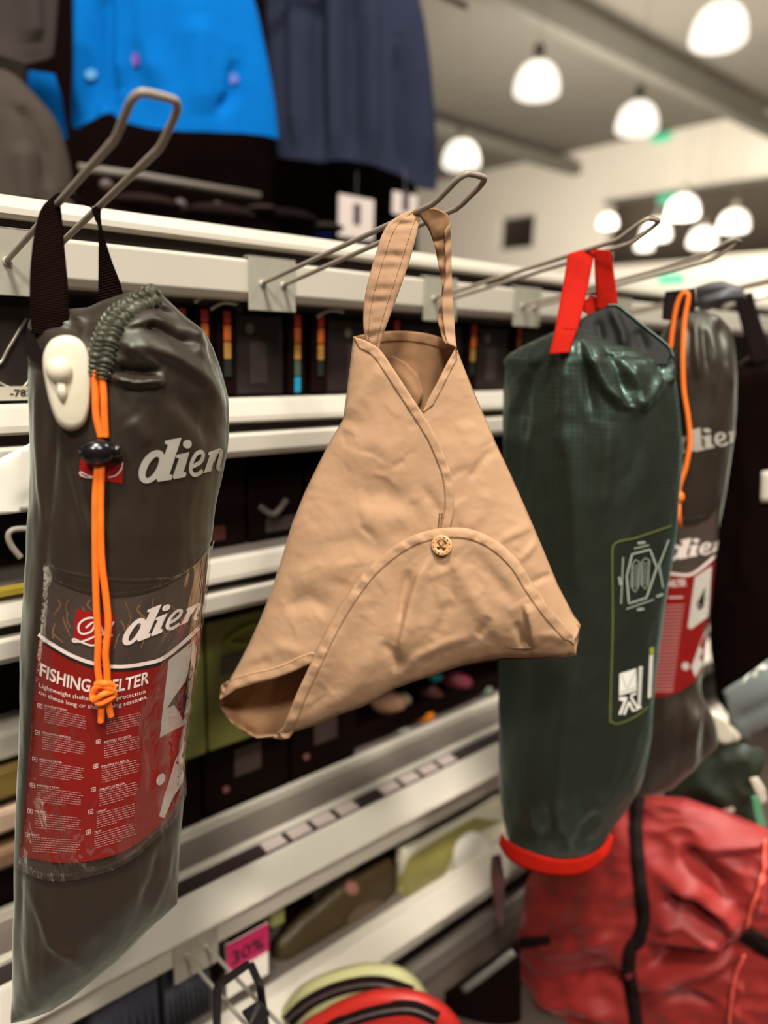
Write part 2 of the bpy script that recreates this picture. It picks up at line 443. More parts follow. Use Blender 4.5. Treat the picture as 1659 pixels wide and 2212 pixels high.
def ribbon(name, m, parent, fr, Lp, Rp, D, n=40, k=6, solid=.0014, wav=None, label=None, nz=0.):
    L = smooth_pts(Lp, 10); R = smooth_pts(Rp, 10)
    def res(a, cnt):
        s = np.r_[0, np.cumsum(np.hypot(*np.diff(a, axis=0).T))]; s /= s[-1]; t = np.linspace(0, 1, cnt)
        return np.stack([np.interp(t, s, a[:, 0]), np.interp(t, s, a[:, 1])], 1)
    L = res(L, n); R = res(R, n); t = np.linspace(0, 1, n)
    Dv = np.interp(t, np.linspace(0, 1, len(D)), D) if not callable(D) else D(t)
    a = np.linspace(0, 1, k+1)
    X = L[:, None]*(1-a)[None, :, None]+R[:, None]*a[None, :, None]
    dd = Dv[:, None]+(wav(t[:, None], a[None]) if wav else 0*a[None])
    P = fr.P(X[..., 0], X[..., 1], dd)
    V = P.reshape(-1, 3)
    if nz: V = V+fr.n[None]*(vnoise(V, 90, 90, 70, 2, False, 3.3)*nz*.001)[:, None]
    f = [(i*(k+1)+j, i*(k+1)+j+1, (i+1)*(k+1)+j+1, (i+1)*(k+1)+j) for i in range(n-1) for j in range(k)]
    ln = np.r_[0, np.cumsum(np.linalg.norm(np.diff(P[:, k//2], axis=0), axis=1))]
    uv = np.stack(np.broadcast_arrays(a[None]*.03, ln[:, None]), -1).reshape(-1, 2)
    return link(name, V, f, m, parent, uv=uv, solid=solid, offset=0., label=label)

# ================================================================== setting
def struct(o): o['kind'] = 'structure'; return o
struct(MB().box((-6, -6, -1.6), (22, 26, -1.5)).link('floor', FLOORM))
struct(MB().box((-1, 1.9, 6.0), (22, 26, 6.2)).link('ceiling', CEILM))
wr = MB()
wr.box((20, 1, 4.35), (20.3, 26, 6.05))
wr.box((20, 1, -1.5), (20.3, 26, 2.5))
wr.box((20, 12.5, 2.5), (20.3, 15.3, 4.35)); wr.box((20, 16.9, 2.5), (20.3, 26, 4.35)); wr.box((20, 15.3, 2.5), (20.3, 16.9, 3.3))
wr.box((20, 1, 2.5), (20.3, 2, 4.35))
struct(wr.link('wall_right', WALLM))
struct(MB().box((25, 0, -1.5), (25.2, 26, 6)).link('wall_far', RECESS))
struct(MB().box((-1, 26, -1.5), (22, 26.3, 6.05)).link('wall_back', WALLM))
for i, (a, b) in enumerate([((4, 7.6, 5.25), (20, 7.9, 5.6)), ((4, 13.6, 5.3), (20, 13.9, 5.6)), ((8.2, 2, 5.55), (8.5, 26, 5.8))]):
    struct(MB().box(a, b).link('trim_%d' % (i+1), BEAMM))
struct(MB().box((19.9, 1, 4.28), (20.0, 12.6, 4.4)).link('trim_4', BEAMM))
tag(MB().box((19.4, 5.5, 2.02), (19.46, 9.3, 2.5)).link('wall_sign', cmat('sign_white', (236, 224, 200))), 'long blurred white sign low on the far wall at the right edge', 'sign')
for px, py, sz, lb in [(1428, 298, .3, 'green exit sign high on the far wall beside the third dome lamp'), (1452, 424, .42, 'green exit sign above the lamps in the far wall opening'), (1449, 604, .4, 'lowest green exit sign just above the hanging goods')]:
    q = on(0, px, py, 19.9); t = thing('exit_sign', (q[0], q[1], q[2]-sz*.35), lb, 'sign')
    MB().box((19.90, q[1]-sz, q[2]-sz*.35), (19.94, q[1]+sz, q[2]+sz*.35)).link('sign_face', EXITM, t)
    MB().box((19.94, q[1]-sz*1.05, q[2]-sz*.4), (20.0, q[1]+sz*1.05, q[2]+sz*.4)).link('sign_box', WALLM, t)
# dome lamps
def dome(x, y, z, R, label):
    t = thing('dome_lamp', (x, y, z), label, 'lamp', 'dome lamps under the ceiling')
    prof = [(0, -.20), (.45, -.18), (.8, -.12), (.97, 0), (1, .12), (.97, .42), (.88, .75), (.70, 1.03), (.45, 1.22), (.15, 1.3)]
    n = 24; v = []; f = []
    for r, h in prof:
        for k in range(n): a = 2*math.pi*k/n; v.append((x+R*max(r, .001)*math.cos(a), y+R*max(r, .001)*math.sin(a), z+R*h))
    for i in range(len(prof)-1):
        for k in range(n): f.append((i*n+k, i*n+(k+1) % n, (i+1)*n+(k+1) % n, (i+1)*n+k))
    link('lamp_shade', v, f, LAMPM, t)
    MB().tube([(x, y, z+R*1.35), (x, y, z+R*1.9)], R*.22, 12).link('lamp_housing', BEAMM, t, True)
    MB().tube([(x, y, z+R*1.9), (x, y, 6.0)], .003, 6).link('lamp_cable', BEAMM, t)
LT = ['largest dome lamp, glowing at the top right corner', 'glowing dome lamp left of centre below the beam, second largest', 'glowing dome lamp in front of the light wall band',
      'glowing dome lamp nearest to the navy garments', 'upper dome lamp of the cluster over the far wall opening', 'rightmost dome lamp of the far cluster',
      'left dome lamp of the middle pair in the far cluster', 'lowest dome lamp of the far cluster', 'small dome lamp at the left end of the far cluster', 'faint dome lamp half hidden behind another in the far cluster']
for (px, py, wd), lb in zip([(1553, 66, 122), (1160, 182, 102), (1376, 264, 92), (996, 344, 83), (1475, 456, 70), (1585, 486, 66), (1417, 506, 64), (1517, 522, 62), (1313, 479, 42), (1392, 530, 40)], LT):
    q = on(2, px, py, 2.6); dep = -(M@(q-CAM))[2]
    dome(q[0], q[1], 2.6-.09, wd*dep/F/2*.97, lb)

# ================================================================== shelving
X0, X1 = -.5, 3.6
def shelf(zs, label, depth=.395, lip=.0):
    zt, g0, g1, zb = zs
    t = thing('store_shelf', ((X0+X1)/2, depth/2, zb), label, 'shelf')
    MB().box((X0, .02, zt-.012), (X1, depth, zt-.004)).link('deck', RAIL_TOP, t)
    MB().prism([(lip+.012, zt), (.012, zt-.001), (.006, zt-.006), (-.005-lip*.75, g0+.012-lip*.1), (-.006-lip*.75, g0+.004), (0, g0), (.03, g0), (.03, zt-.004)], X0, X1).link('shelf_front', WHITE_METAL, t, bevel=.002)
    MB().box((X0, .014, g1), (X1, .03, g0)).link('groove', GROOVE, t)  # shadow in the groove painted in with the dark material
    MB().prism([(0, g1), (-.004, g1-.004), (-.004, zb+.010), (.004, zb), (.03, zb-.002), (.03, g1)], X0, X1).link('hook_rail', WHITE_METAL, t, bevel=.0015)
    return t
shelf((.163, .135, .118, .060), 'top steel shelf with the pale front rail that the peg hooks hang on')
shelf((-.088, -.127, -.142, -.180), 'second steel shelf down with boxes striped in rainbow colours on it')
shelf((-.342, -.381, -.396, -.434), 'third steel shelf down with pale front rail crossing behind the tan bag')
t4 = shelf((-.935, -.990, -1.008, -1.062), 'wide lower steel shelf with ticket slots along its front rail', lip=.035)
shelf((-1.265, -1.31, -1.325, -1.37), 'lowest steel shelf at the bottom of the picture', lip=.03)
for zc, k in ((-.918, 0), (-.918, 1)):
    yy = (.048, .140)[k]
    MB().box((X0, yy, -.939), (X1, yy+.014, (-.928, -.918)[k])).link('divider_ridge', WHITE_METAL, t4, bevel=.002)
MB().box((X0, .012, -.9392), (X1, .046, -.9345)).link('ticket_slot', GROOVE, t4)
for i in range(26):
    x = .60+i*.058
    if .58 < x < 1.15 and i % 5 != 4:
        MB().box((x, .016, -.9350), (x+.046, .043, -.9325)).link('ticket', cmat('ticket', (196, 178, 168)), t4)
pn = thing('shelving_back', (1.5, .45, -1.5), 'dark back panel and posts of the shelving unit behind the goods', 'panel')
MB().box((X0, .44, -1.5), (X1, .47, .16)).link('panel', cmat('panel_dark', (58, 42, 36)), pn)
for x in (.78, 1.9, 3.0): MB().box((x, .40, -1.5), (x+.04, .44, .16)).link('post', RAIL_TOP, pn)

def peg_hook(x, label, z=.083, length=.405, r=.0033, wm=None, bz=None, group=None, loop=True):
    wm = wm or WIRE
    z0, z1 = bz or (.044, .123)
    t = thing('peg_hook', (x, 0, z0), label, 'hook', group)
    b = MB(); b.box((x-.0415, -.0095, z0), (x+.0415, -.0055, z1)); b.box((x-.0415, -.0095, z1-.003), (x+.0415, .008, z1)); b.link('bracket', ZINC, t, bevel=.0012)
    ca, sa = .983, .184; e = length/ca
    def q(s, lift, dx): return (x+dx, -s*ca*1.0-.004, z+s*sa+lift)
    h = .0185; L = length*1.0
    ptsl = [q(0, 0, -h), q(L*.45, 0, -h), q(L*.88, 0, -h), q(L*.945, .001, -h), q(L*.985, .0065, -h), q(L*1.03, .0135, -h*.98), q(L*1.05, .0165, -h*.78), q(L*1.054, .0172, -h*.45)]
    ptsr = [(2*x-p[0], p[1], p[2]) for p in ptsl]
    ln = smooth_pts(ptsl+ptsr[::-1], 6)
    MB().tube(ln, r, 12).link('wire', wm, t, True)
    for s in (-1, 1):
        MB().tube([(x+s*h, -.004, z), (x+s*h, -.0125, z+.0012)], [.0062, .0052], 12).link('weld', ZINC, t, True)
    return t
HX = [(.2525, 'grey double peg hook nearest the camera, holding the fishing shelter bag'), (.605, 'grey double peg hook that the tan cloth bag hangs on'),
      (.9645, 'grey double peg hook that the green bag with red strap hangs on'), (1.215, 'grey double peg hook behind the green bag, holding the far olive bag'),
      (1.56, 'double peg hook at the right edge carrying dark gear')]
for i, (x, lb) in enumerate(HX): peg_hook(x, lb)
lowh = peg_hook(.443, 'zinc double peg hook low on the bottom left with a black strap loop', z=-1.041, length=.46, wm=WIREZ, bz=(-1.086, -1.004))

# ================================================================== olive fishing shelter bag (left)
FB = Frame((.2525, -.225, 0))
bag = thing('fishing_shelter_bag', FB.P(200, 2150, 0), 'long olive drawstring bag with red fishing shelter card, orange cord, nearest at the left', 'bag')
xl = [(600, 60), (690, 62), (770, 60), (900, 61), (1000, 64), (1080, 64), (1130, 59), (1200, 55), (1400, 45), (1600, 40), (1700, 36), (1900, 31), (2212, 24), (2300, 22)]
xr = [(600, 470), (700, 462), (760, 470), (820, 486), (880, 495), (960, 492), (1000, 486), (1100, 466), (1160, 458), (1200, 450), (1400, 427), (1500, 414), (1600, 399), (1700, 396), (1800, 391), (1950, 382), (2212, 376)]
yt = [(55, 705), (64, 694), (75, 668), (110, 659), (150, 668), (190, 664), (225, 648), (260, 636), (320, 622), (345, 632), (400, 684), (440, 712), (462, 755), (480, 815), (495, 868)]
yb = [(20, 2212), (60, 2203), (110, 2184), (154, 2157), (220, 2102), (257, 2072), (316, 2013), (380, 1955), (400, 1940)]
cr1 = [([(236, 730), (300, 742), (380, 775), (440, 820), (492, 905)], 7, 14, 34),
       ([(240, 700), (330, 692), (400, 730), (450, 790)], 6, 12, 26),
       ([(330, 640), (390, 690), (430, 740)], 5, 16, 16),
       ([(235, 812), (290, 826), (345, 822), (352, 800)], 8, 7, 9),
       ([(245, 798), (290, 803), (340, 803)], -9, 9, 12),
       ([(262, 745), (300, 765), (345, 800)], 5, 9, 12),
       ([(300, 700), (350, 712), (420, 752)], -6, 10, 12),
       ([(255, 668), (330, 660), (380, 690)], -5, 9, 9),
       ([(200, 690), (140, 670), (90, 690)], 4, 18, 12),
       ([(180, 720), (120, 705), (95, 690)], -4, 12, 12),
       ([(280, 900), (310, 940), (330, 960)], 3, 25, 18),
       ([(355, 840), (420, 890), (470, 960)], -4, 22, 30),
       ([(85, 800), (80, 950), (95, 1130)], 3, 8, 8), ([(120, 930), (108, 1040), (100, 1150)], -3, 6, 10),
       ([(150, 980), (175, 1090), (205, 1190)], 2.5, 9, 9), ([(185, 1030), (215, 1120), (250, 1200)], 2, 8, 8),
       ([(100, 1150), (96, 1240), (70, 1500), (44, 1850), (34, 2180)], -5, 6, 9),
       ([(382, 1800), (360, 1900), (315, 1990)], 3, 8, 8), ([(345, 1830), (330, 1900), (300, 1960)], -2.5, 9, 9), ([(60, 1900), (110, 2040), (200, 2100)], 2.5, 10, 10)]
topfade = lambda x, y: np.clip(1.25-(y-620)/330, .22, 1)
body, FBT = sack('bag_body', OLIVE, bag, FB, xl, xr, yt, yb, k=.66, ctop=150, cbot=110, cr=[(c[0], c[1]*(1.5 if c[0][0][1] < 900 else 1))+tuple(c[2:]) for c in cr1],
                 nz=[(3.2, 16, 9, 3, True, topfade), (1.2, 55, 12, 2, False, None)], nth=190, ny=230, pw=.55)
ribbon('strap', WEB, bag, FB, [(121, 419), (92, 446), (77, 490), (67, 560), (64, 640), (68, 720)], [(127, 417), (133, 462), (140, 540), (147, 620), (149, 690), (150, 735)], [0, .004, .012, .02, .028, .03], n=80, wav=lambda t, a: .002*np.sin(a*3.1)*t)
ribbon('strap', WEB, bag, FB, [(197, 452), (205, 474), (213, 496), (213, 560), (212, 640), (208, 700)], [(219, 437), (218, 470), (222, 500), (240, 560), (262, 620), (275, 690)], [0, .002, .0, -.004, -.006, -.01], n=80, wav=lambda t, a: .004*np.sin(a*2.5)*t)
ribbon('strap', WEB, bag, FB, [(124, 417), (160, 420), (197, 440)], [(128, 421), (164, 432), (203, 452)], [.001, .0, .0], n=14)
decal('strap_end', WEBF, bag, FBT, [(66, 708), (76, 716), (92, 752), (106, 775), (97, 790), (61, 766)], .004)
# gathered cord channel
def surf(tree, px, py, off, fr):
    h = hit(tree, px, py, off)
    return h if h is not None else fr.P(px, py, off+.02)
ch = [(334, 640), (300, 655), (268, 676), (246, 700), (232, 728), (222, 760), (214, 792), (210, 812)]
for s, nm in ((-11, 0), (12, 1)):
    c = smooth_pts(ch, 14); T_ = np.gradient(c, axis=0); T_ /= np.linalg.norm(T_, axis=1)[:, None]
    N_ = np.stack([-T_[:, 1], T_[:, 0]], 1)
    ct = c+N_*(-s)*np.linspace(.75, 1, len(c))[:, None]
    pts = [surf(FBT, a, b, .001, FB) for a, b in ct]
    rad = np.linspace(.0062, .0066, len(pts))
    rnd = [random.random() for _ in pts]
    MB().tube(pts, rad, 20, rf=lambda i, a: 1+.26*math.sin(i*1.35+1.5*math.sin(a*1.3)+nm*2)+.12*math.sin(i*2.9+a*2)+.12*rnd[i]).link('cord_channel', OLIVE_D, bag, True, label='gathered fabric cord channel at the mouth')
# orange drawstring
def cordpts(pl, tree, fr, off, k=8): return [surf(tree, a, b, off, fr) for a, b in smooth_pts(pl, k)]
def lifted(pl, tree, fr, off, k=8):               # hangs straight: depth smoothed along its length
    P = np.array(cordpts(pl, tree, fr, off, k)); d = (P-fr.p)@fr.n
    t = np.linspace(0, 1, len(d)); c = np.polyfit(t, d, 2); d2 = np.maximum(np.polyval(c, t), d)
    c2 = smooth_pts(pl, k); return [fr.P(a, b, q) for (a, b), q in zip(c2, d2)]
co = MB()
cw = .0034
co.tube(lifted([(204, 800), (206, 850), (208, 900), (218, 945)], FBT, FB, .005), cw, 10)
co.tube(lifted([(219, 805), (224, 850), (226, 900), (228, 945)], FBT, FB, .005), cw, 10)
co.tube(lifted([(211, 1005), (206, 1080), (206, 1200), (208, 1300), (212, 1380), (211, 1440), (218, 1490)], FBT, FB, .010), cw, 10)
co.tube(lifted([(219, 1005), (217, 1080), (219, 1200), (229, 1290), (234, 1350), (228, 1410), (231, 1450), (232, 1490)], FBT, FB, .010), cw, 10)
co.tube(lifted([(222, 1500), (219, 1530), (218, 1560)], FBT, FB, .010), cw, 10)
co.tube(lifted([(232, 1505), (236, 1530), (240, 1547)], FBT, FB, .010), cw, 10)
co.link('drawstring', ORANGE, bag, True)
kd = float((surf(FBT, 222, 1500, .012, FB)-FB.p)@FB.n)
kn = MB()
kn.tube([FB.P(a, b, kd+c) for a, b, c in smooth_pts([(208, 1478, .0), (226, 1476, .007), (244, 1482, .002), (240, 1494, .004), (222, 1500, .009), (204, 1512, .003), (200, 1498, -.001), (212, 1482, .003), (232, 1484, .006), (246, 1500, .001), (232, 1512, .005), (214, 1519, .005), (202, 1508, .0)], 8)], cw*1.02, 10)
kn.link('knot', ORANGE, bag, True)
# cord lock
def ellipsoid(fr, px, py, d, rx, ry, rz, n=28, m_=18, f=None):
    v = []; fc = []; c = fr.P(px, py, d)
    for i in range(m_+1):
        ph = math.pi*i/m_
        for j in range(n):
            a = 2*math.pi*j/n
            v.append(c+fr.u*rx*math.sin(ph)*math.cos(a)+np.array([0, 0, 1])*ry*math.cos(ph)+fr.n*rz*math.sin(ph)*math.sin(a))
    for i in range(m_):
        for j in range(n): fc.append((i*n+j, (i+1)*n+j, (i+1)*n+(j+1) % n, i*n+(j+1) % n))
    return v, fc
ld = float((surf(FBT, 214, 975, .012, FB)-FB.p)@FB.n)
mb = MB(); mb.add(*ellipsoid(FB, 210, 976, ld, .0165, .0125, .012))
mb.tube([FB.P(244, 974, ld), FB.P(256, 974, ld), FB.P(264, 974, ld)], [.0075, .007, .005], 14)
mb.link('cord_lock', BLACKP, bag, True, label='glossy black cord lock')
# prints
def cr2(pts): return [(x*.339, 900+y*.339) for x, y in pts]
def arcp(cx, cy, rx, ry, a0=0, a1=360, n=14, rot=0):
    out = []
    for i in range(n):
        a = math.radians(a0+(a1-a0)*i/(n-1)); x, y = rx*math.cos(a), ry*math.sin(a); r = math.radians(rot)
        out.append((cx+x*math.cos(r)-y*math.sin(r), cy+x*math.sin(r)+y*math.cos(r)))
    return out
def tri(poly):                                   # plain polygon -> triangles, cut fine
    return fill(poly, 14)
def ringpoly(outer, inner):                      # band between two loops of equal count
    n = len(outer); V = np.array(list(outer)+list(inner)); T = []
    for i in range(n):
        j = (i+1) % n; T += [(i, j, i+n), (j, j+n, i+n)]
    return V, T
def wordmark():                                  # heavy slanted serif letters d i e n, drawn as shapes
    parts = [ringpoly(arcp(966, 318, 70, 116, 0, 354, 30, 30), arcp(968, 322, 27, 76, 0, 354, 30, 28))]
    parts.append(tri([(1050, 152), (1154, 132), (1078, 366), (1096, 370), (1090, 400), (1004, 414), (996, 396), (1068, 178), (1048, 172)]))
    parts.append(tri([(1122, 242), (1208, 224), (1166, 350), (1186, 356), (1178, 384), (1104, 396), (1098, 380), (1138, 264), (1120, 260)]))
    parts.append(tri(arcp(1194, 174, 32, 28, 0, 340, 14)))
    parts.append(stroke2([(1228, 318), (1290, 288), (1312, 246), (1296, 224), (1262, 236), (1228, 286), (1218, 340), (1240, 368), (1272, 364), (1308, 342)], 27, 4))
    parts.append(tri([(1352, 226), (1412, 208), (1372, 346), (1316, 358), (1362, 246), (1350, 244)]))
    parts.append(stroke2([(1382, 284), (1406, 236), (1430, 214), (1446, 224), (1440, 262), (1424, 312), (1430, 332), (1448, 330)], 27, 4))
    return merge2(parts)
WM = wordmark()
def wm_to(A, B, C):                              # affine placement of the word
    src = np.array([[870, 425, 1], [1475, 335, 1], [1150, 133, 1]], float); dst = np.array([A, B, C], float)
    K = np.linalg.solve(src, dst)
    return np.c_[WM[0], np.ones(len(WM[0]))]@K, WM[1]
WB = WM[0].copy(); WB[:, 0] = np.where(WB[:, 0] > 1180, 1180+(WB[:, 0]-1180)*.84, WB[:, 0])
decal('wordmark', GREYPRINT, bag, FBT, (WB*.339+np.array([0, 900]), WM[1]), .0012)
lpt = decal('logo_patch', REDP, bag, FBT, cr2([(512, 270), (785, 300), (780, 425), (508, 385)]), .0010)
decal('logo_script', CARDTXT, lpt, FBT, stroke2(cr2([(690, 385), (740, 372), (775, 330), (782, 290)])+[], 2.6, 5), .0014)
decal('logo_script', CARDTXT, lpt, FBT, stroke2(cr2([(600, 385), (560, 372), (518, 352), (512, 365), (540, 382), (590, 388)]), 2.6, 5), .0014)
def c7(pts): return [(60+x*.2351, 1230+y*.2351) for x, y in pts]
cardtop = smooth_pts([(97, 1243), (150, 1272), (215, 1290), (280, 1290), (350, 1270), (410, 1232), (446, 1185)], 4)
cardbot = smooth_pts([(398, 1690), (380, 1735), (340, 1785), (280, 1830), (210, 1855), (130, 1862), (47, 1848)], 4)
card = decal('card', CAMO, bag, FBT, list(map(tuple, cardtop))+[(443, 1260), (430, 1400), (414, 1500), (403, 1600)]+list(map(tuple, cardbot))+[(60, 1700), (78, 1500)], .0014, 8, 'printed cardboard insert')
wl = smooth_pts([(85, 1366), (110, 1385), (160, 1414), (215, 1432), (262, 1436), (310, 1430), (350, 1418), (398, 1380), (433, 1345)], 6)
lo = [(a, b+12) for a, b in wl]
decal('card_red_field', RED, card, FBT, [tuple(p) for p in lo]+[(428, 1400), (412, 1500), (402, 1600)]+list(map(tuple, cardbot))+[(60, 1700), (76, 1500)], .0020, 8)
decal('card_stripe', CARDB, card, FBT, stroke2([(a, b+9) for a, b in wl], 8), .0024)
decal('card_stripe', CARDTXT, card, FBT, stroke2([(a, b+2) for a, b in wl], 8), .0028)
# pale brown strokes of the reed pattern
rs = []
for k in range(34):
    x = random.uniform(100, 425); y = random.uniform(1300, 1370)-abs(x-260)*.12
    rs.append(stroke2([(x, y), (x+random.uniform(-8, 8), y+14), (x+random.uniform(-16, 22), y+34)], random.uniform(1.5, 4), 3))
decal('reed_pattern', cmat('reed_brown', (118, 84, 56)), card, FBT, merge2(rs), .0018)
decal('wordmark', CARDTXT, card, FBT, wm_to((259, 1396), (432, 1333), (346, 1304)), .0026)
decal('logo_patch', REDP, card, FBT, c7([(445, 362), (800, 420), (775, 698), (425, 655)]), .0024)
scr = [stroke2(c7([(720, 640), (690, 560), (640, 455), (560, 440), (480, 490), (475, 560), (520, 585), (590, 560), (620, 500), (600, 480), (540, 530)]), 4.2, 5),
       stroke2(c7([(790, 470), (740, 560), (690, 650), (600, 690), (500, 660), (430, 630), (430, 655), (520, 650), (640, 600), (700, 590), (780, 600)]), 4.0, 5)]
decal('logo_script', CARDTXT, card, FBT, merge2(scr), .0030)
def tline(txt, x0, x1, ys, h, off, m=CARDTXT, bold=.0, lean=0., nm='card_text', cut=.2):
    yf = np.polyfit([p[0] for p in ys], [p[1] for p in ys], min(2, len(ys)-1))
    decal(nm, m, card, FBT, text2(txt, lambda s, v: (x0+(x1-x0)*s+lean*v, np.polyval(yf, x0+(x1-x0)*s)-v*h), bold, cut=cut), off)
tline('FISHING SHELTER', 89, 320, [(89, 1457), (185, 1491), (245, 1492), (321, 1472)], 27, .0026, bold=.022, lean=3)
tline('Lightweight shelter offering protection', 88, 312, [(88, 1482), (195, 1511), (311, 1496)], 9.5, .0026)
tline('on those long or short fishing sessions.', 88, 316, [(88, 1497), (195, 1528), (315, 1507)], 9.5, .0026)
bars = []; boxes = []
heads = {0: ['RYBÁŘSKÝ STAN', 'ZAKLON ZA RIBOLOV', 'HORGÁSZ SÁTOR', 'RYBÁRSKY STAN', 'MENEDÉK', 'ZELT'], 1: ['ABRI', 'REFUGIO DE PESCA', 'RIFUGIO DA PESCA', 'ABRIGO DE PESCA', 'NAMIOT', 'TENT']}
for col, (xa, xb) in enumerate(((97, 190), (228, 306))):
    ys = (1518, 1576, 1634, 1690, 1746, 1797) if col == 0 else (1545, 1597, 1650, 1700, 1748, 1792)
    for bi, y0 in enumerate(ys):
        sh = -(bi)*5.2; sl = (.22-.03*bi) if col == 0 else -(.22+.015*bi)
        xx = xa+sh; xe = xb+sh*(.6 if col == 0 else .5)
        ic = xx-12 if col == 0 else xx-15
        boxes.append(stroke2([(ic, y0), (ic+9, y0+9*sl), (ic+9, y0+8+9*sl), (ic, y0+8), (ic, y0)], 1.3))
        boxes.append(stroke2([(ic+2.5, y0+4), (ic+6.5, y0+4+6*sl)], 2.2))
        x0h = xx+2
        tline(heads[col][bi], x0h, x0h+3.6*len(heads[col][bi]), [(x0h, y0+6), (x0h+50, y0+6+50*sl)], 4.2, .0027, CARDTXT, nm='card_heading', cut=.5)
        for ln in range(7):
            yy = y0+9+ln*4.9
            x = xx+2; end = xe-(random.uniform(0, 8) if ln < 6 else random.uniform(30, 50))
            while x < end:
                wl_ = random.uniform(2.5, 9)
                bars.append(stroke2([(x, yy+(x-xx)*sl), (min(end, x+wl_), yy+(min(end, x+wl_)-xx)*sl)], 1.5)); x += wl_+1.6
o_ = decal('small_print', CARDDIM, card, FBT, merge2(bars), .0026); o_['kind'] = 'stuff'
decal('language_box', CARDTXT, card, FBT, merge2(boxes), .0027)
decal('card_photo', cmat('photo_grey', (186, 178, 164)), card, FBT, [(362, 1424), (384, 1408), (416, 1382), (422, 1400), (404, 1560), (343, 1592)], .0024)
decal('card_photo_tent', CARDB, card, FBT, [(409, 1418), (398, 1470), (376, 1500), (358, 1528), (372, 1520), (384, 1535), (392, 1555), (402, 1500)], .0028)
decal('card_seal', cmat('seal_grey', (186, 172, 160)), card, FBT, arcp(345, 1682, 8.5, 13.5, 0, 340, 16, 25), .0026)
decal('card_photo', cmat('photo_grey', (186, 178, 164)), card, FBT, [(392, 1610), (402, 1600), (392, 1690), (372, 1720), (352, 1765), (342, 1762), (352, 1720), (376, 1640)], .0024)
# clear pocket with welded rims
rimt = [(100, 1212), (150, 1232), (215, 1244), (270, 1248), (330, 1247), (375, 1243), (420, 1215), (444, 1186), (457, 1165)]
rimt2 = [(98, 1232), (150, 1262), (215, 1276), (280, 1276), (350, 1260), (410, 1222), (446, 1180)]
rimb = [(46, 1862), (90, 1885), (140, 1890), (200, 1880), (270, 1852), (330, 1800), (372, 1752), (396, 1690)]
pk = [tuple(p) for p in smooth_pts(rimt, 4)]+[(444, 1250), (428, 1400), (410, 1500), (402, 1600)]+[tuple(p) for p in smooth_pts(rimb, 4)[::-1]]+[(62, 1700), (80, 1500)]
decal('clear_pocket', FILM, bag, FBT, pk, .0042, 8, 'wrinkled clear plastic pocket')
for st_ in (stroke2(rimt, 4, 5), stroke2(rimt2, 2.2, 5), stroke2(rimb, 16, 5), stroke2([(456, 1166), (444, 1250), (426, 1400), (408, 1520), (400, 1600), (396, 1690)], 6, 4)): decal('pocket_rim', FILMR, bag, FBT, st_, .0052)
gl = []
for k in range(26):
    x = random.choice([random.uniform(380, 420), random.uniform(90, 380)]); y = random.uniform(1300, 1820)
    gl.append([(x, y), (x-random.uniform(2, 14), y+random.uniform(20, 70))])
# security tag
SD = float((surf(FBT, 145, 820, .010, FB)-FB.p)@FB.n)
st = thing('security_tag', FB.P(148, 930, SD), 'cream plastic security tag pinned to the front of the olive bag', 'tag')
out = smooth_pts([(143, 724), (172, 733), (190, 760), (197, 800), (196, 850), (192, 890), (180, 920), (152, 931), (126, 916), (110, 880), (98, 830), (92, 790), (95, 760), (112, 733)], 5, True)
def puck(outl, fr, d0, layers):                  # layers: (inset factor, depth)
    c = outl.mean(0); v = []; f = []; n = len(outl)
    for s, dz in layers:
        for p in outl: q = c+(p-c)*s; v.append(fr.P(q[0], q[1], d0+dz))
    for i in range(len(layers)-1):
        for j in range(n): f.append((i*n+j, i*n+(j+1) % n, (i+1)*n+(j+1) % n, (i+1)*n+j))
    f.append(tuple(range(n-1, -1, -1))); f.append(tuple(range((len(layers)-1)*n, len(layers)*n)))
    return v, f
v, f = puck(out, FB, SD, [(.90, -.006), (.99, -.004), (1.0, .002), (.985, .006), (.93, .0095), (.84, .011)])
link('tag_body', v, f, CREAM, st)
link('pin_dome', *ellipsoid(FB, 128, 800, SD+.010, .0115, .0125, .0105), CREAM, st)
MB().tube([FB.P(131, 826, SD+.0125), FB.P(134, 850, SD+.0115), FB.P(137, 872, SD+.0105)], [.0035, .0045, .001], 12).link('molded_ridge', CREAM, st, True)

# ================================================================== tan cloth bag (centre)
FT = Frame((.605, -.355, .15))
tb = thing('cloth_bag', FT.P(900, 1500, 0), 'tan cotton wrap-front cloth bag with buttoned flap, hanging in the centre', 'bag')
L_OUT = [(764, 727), (757, 790), (745, 880), (742, 905), (715, 950), (690, 1000), (660, 1062), (632, 1130), (612, 1195), (590, 1265), (566, 1330), (540, 1388), (513, 1440), (488, 1482), (476, 1512)]
HEML = [(764, 727), (795, 738), (822, 757), (850, 797), (880, 843), (912, 892), (940, 938), (960, 982), (975, 1025), (981, 1070), (979, 1110), (970, 1150)]
HEMB = [(665, 1436), (630, 1452), (590, 1466), (550, 1475), (510, 1488), (476, 1512)]
R_OUT = [(985, 750), (1010, 815), (1040, 885), (1072, 960), (1105, 1030), (1140, 1110), (1172, 1185), (1205, 1265), (1238, 1328), (1254, 1350)]
FLAPH = [(552, 1593), (590, 1592), (612, 1570), (640, 1500), (668, 1440), (700, 1374), (730, 1318), (765, 1265), (800, 1222), (850, 1180), (900, 1153), (960, 1140), (1020, 1144), (1075, 1170), (1120, 1212), (1152, 1262), (1185, 1310), (1215, 1345), (1238, 1372), (1242, 1392)]
BOT = [(1243, 1414), (1200, 1419), (1140, 1422), (1090, 1423), (1050, 1428), (1000, 1438), (940, 1457), (890, 1472), (850, 1486), (815, 1510), (780, 1527), (730, 1545), (680, 1566), (630, 1582), (590, 1592)]
def prof(d, W): s = np.clip(d/W, 0, 1); return np.sqrt(np.clip(1-(1-s)**2, 0, 1))
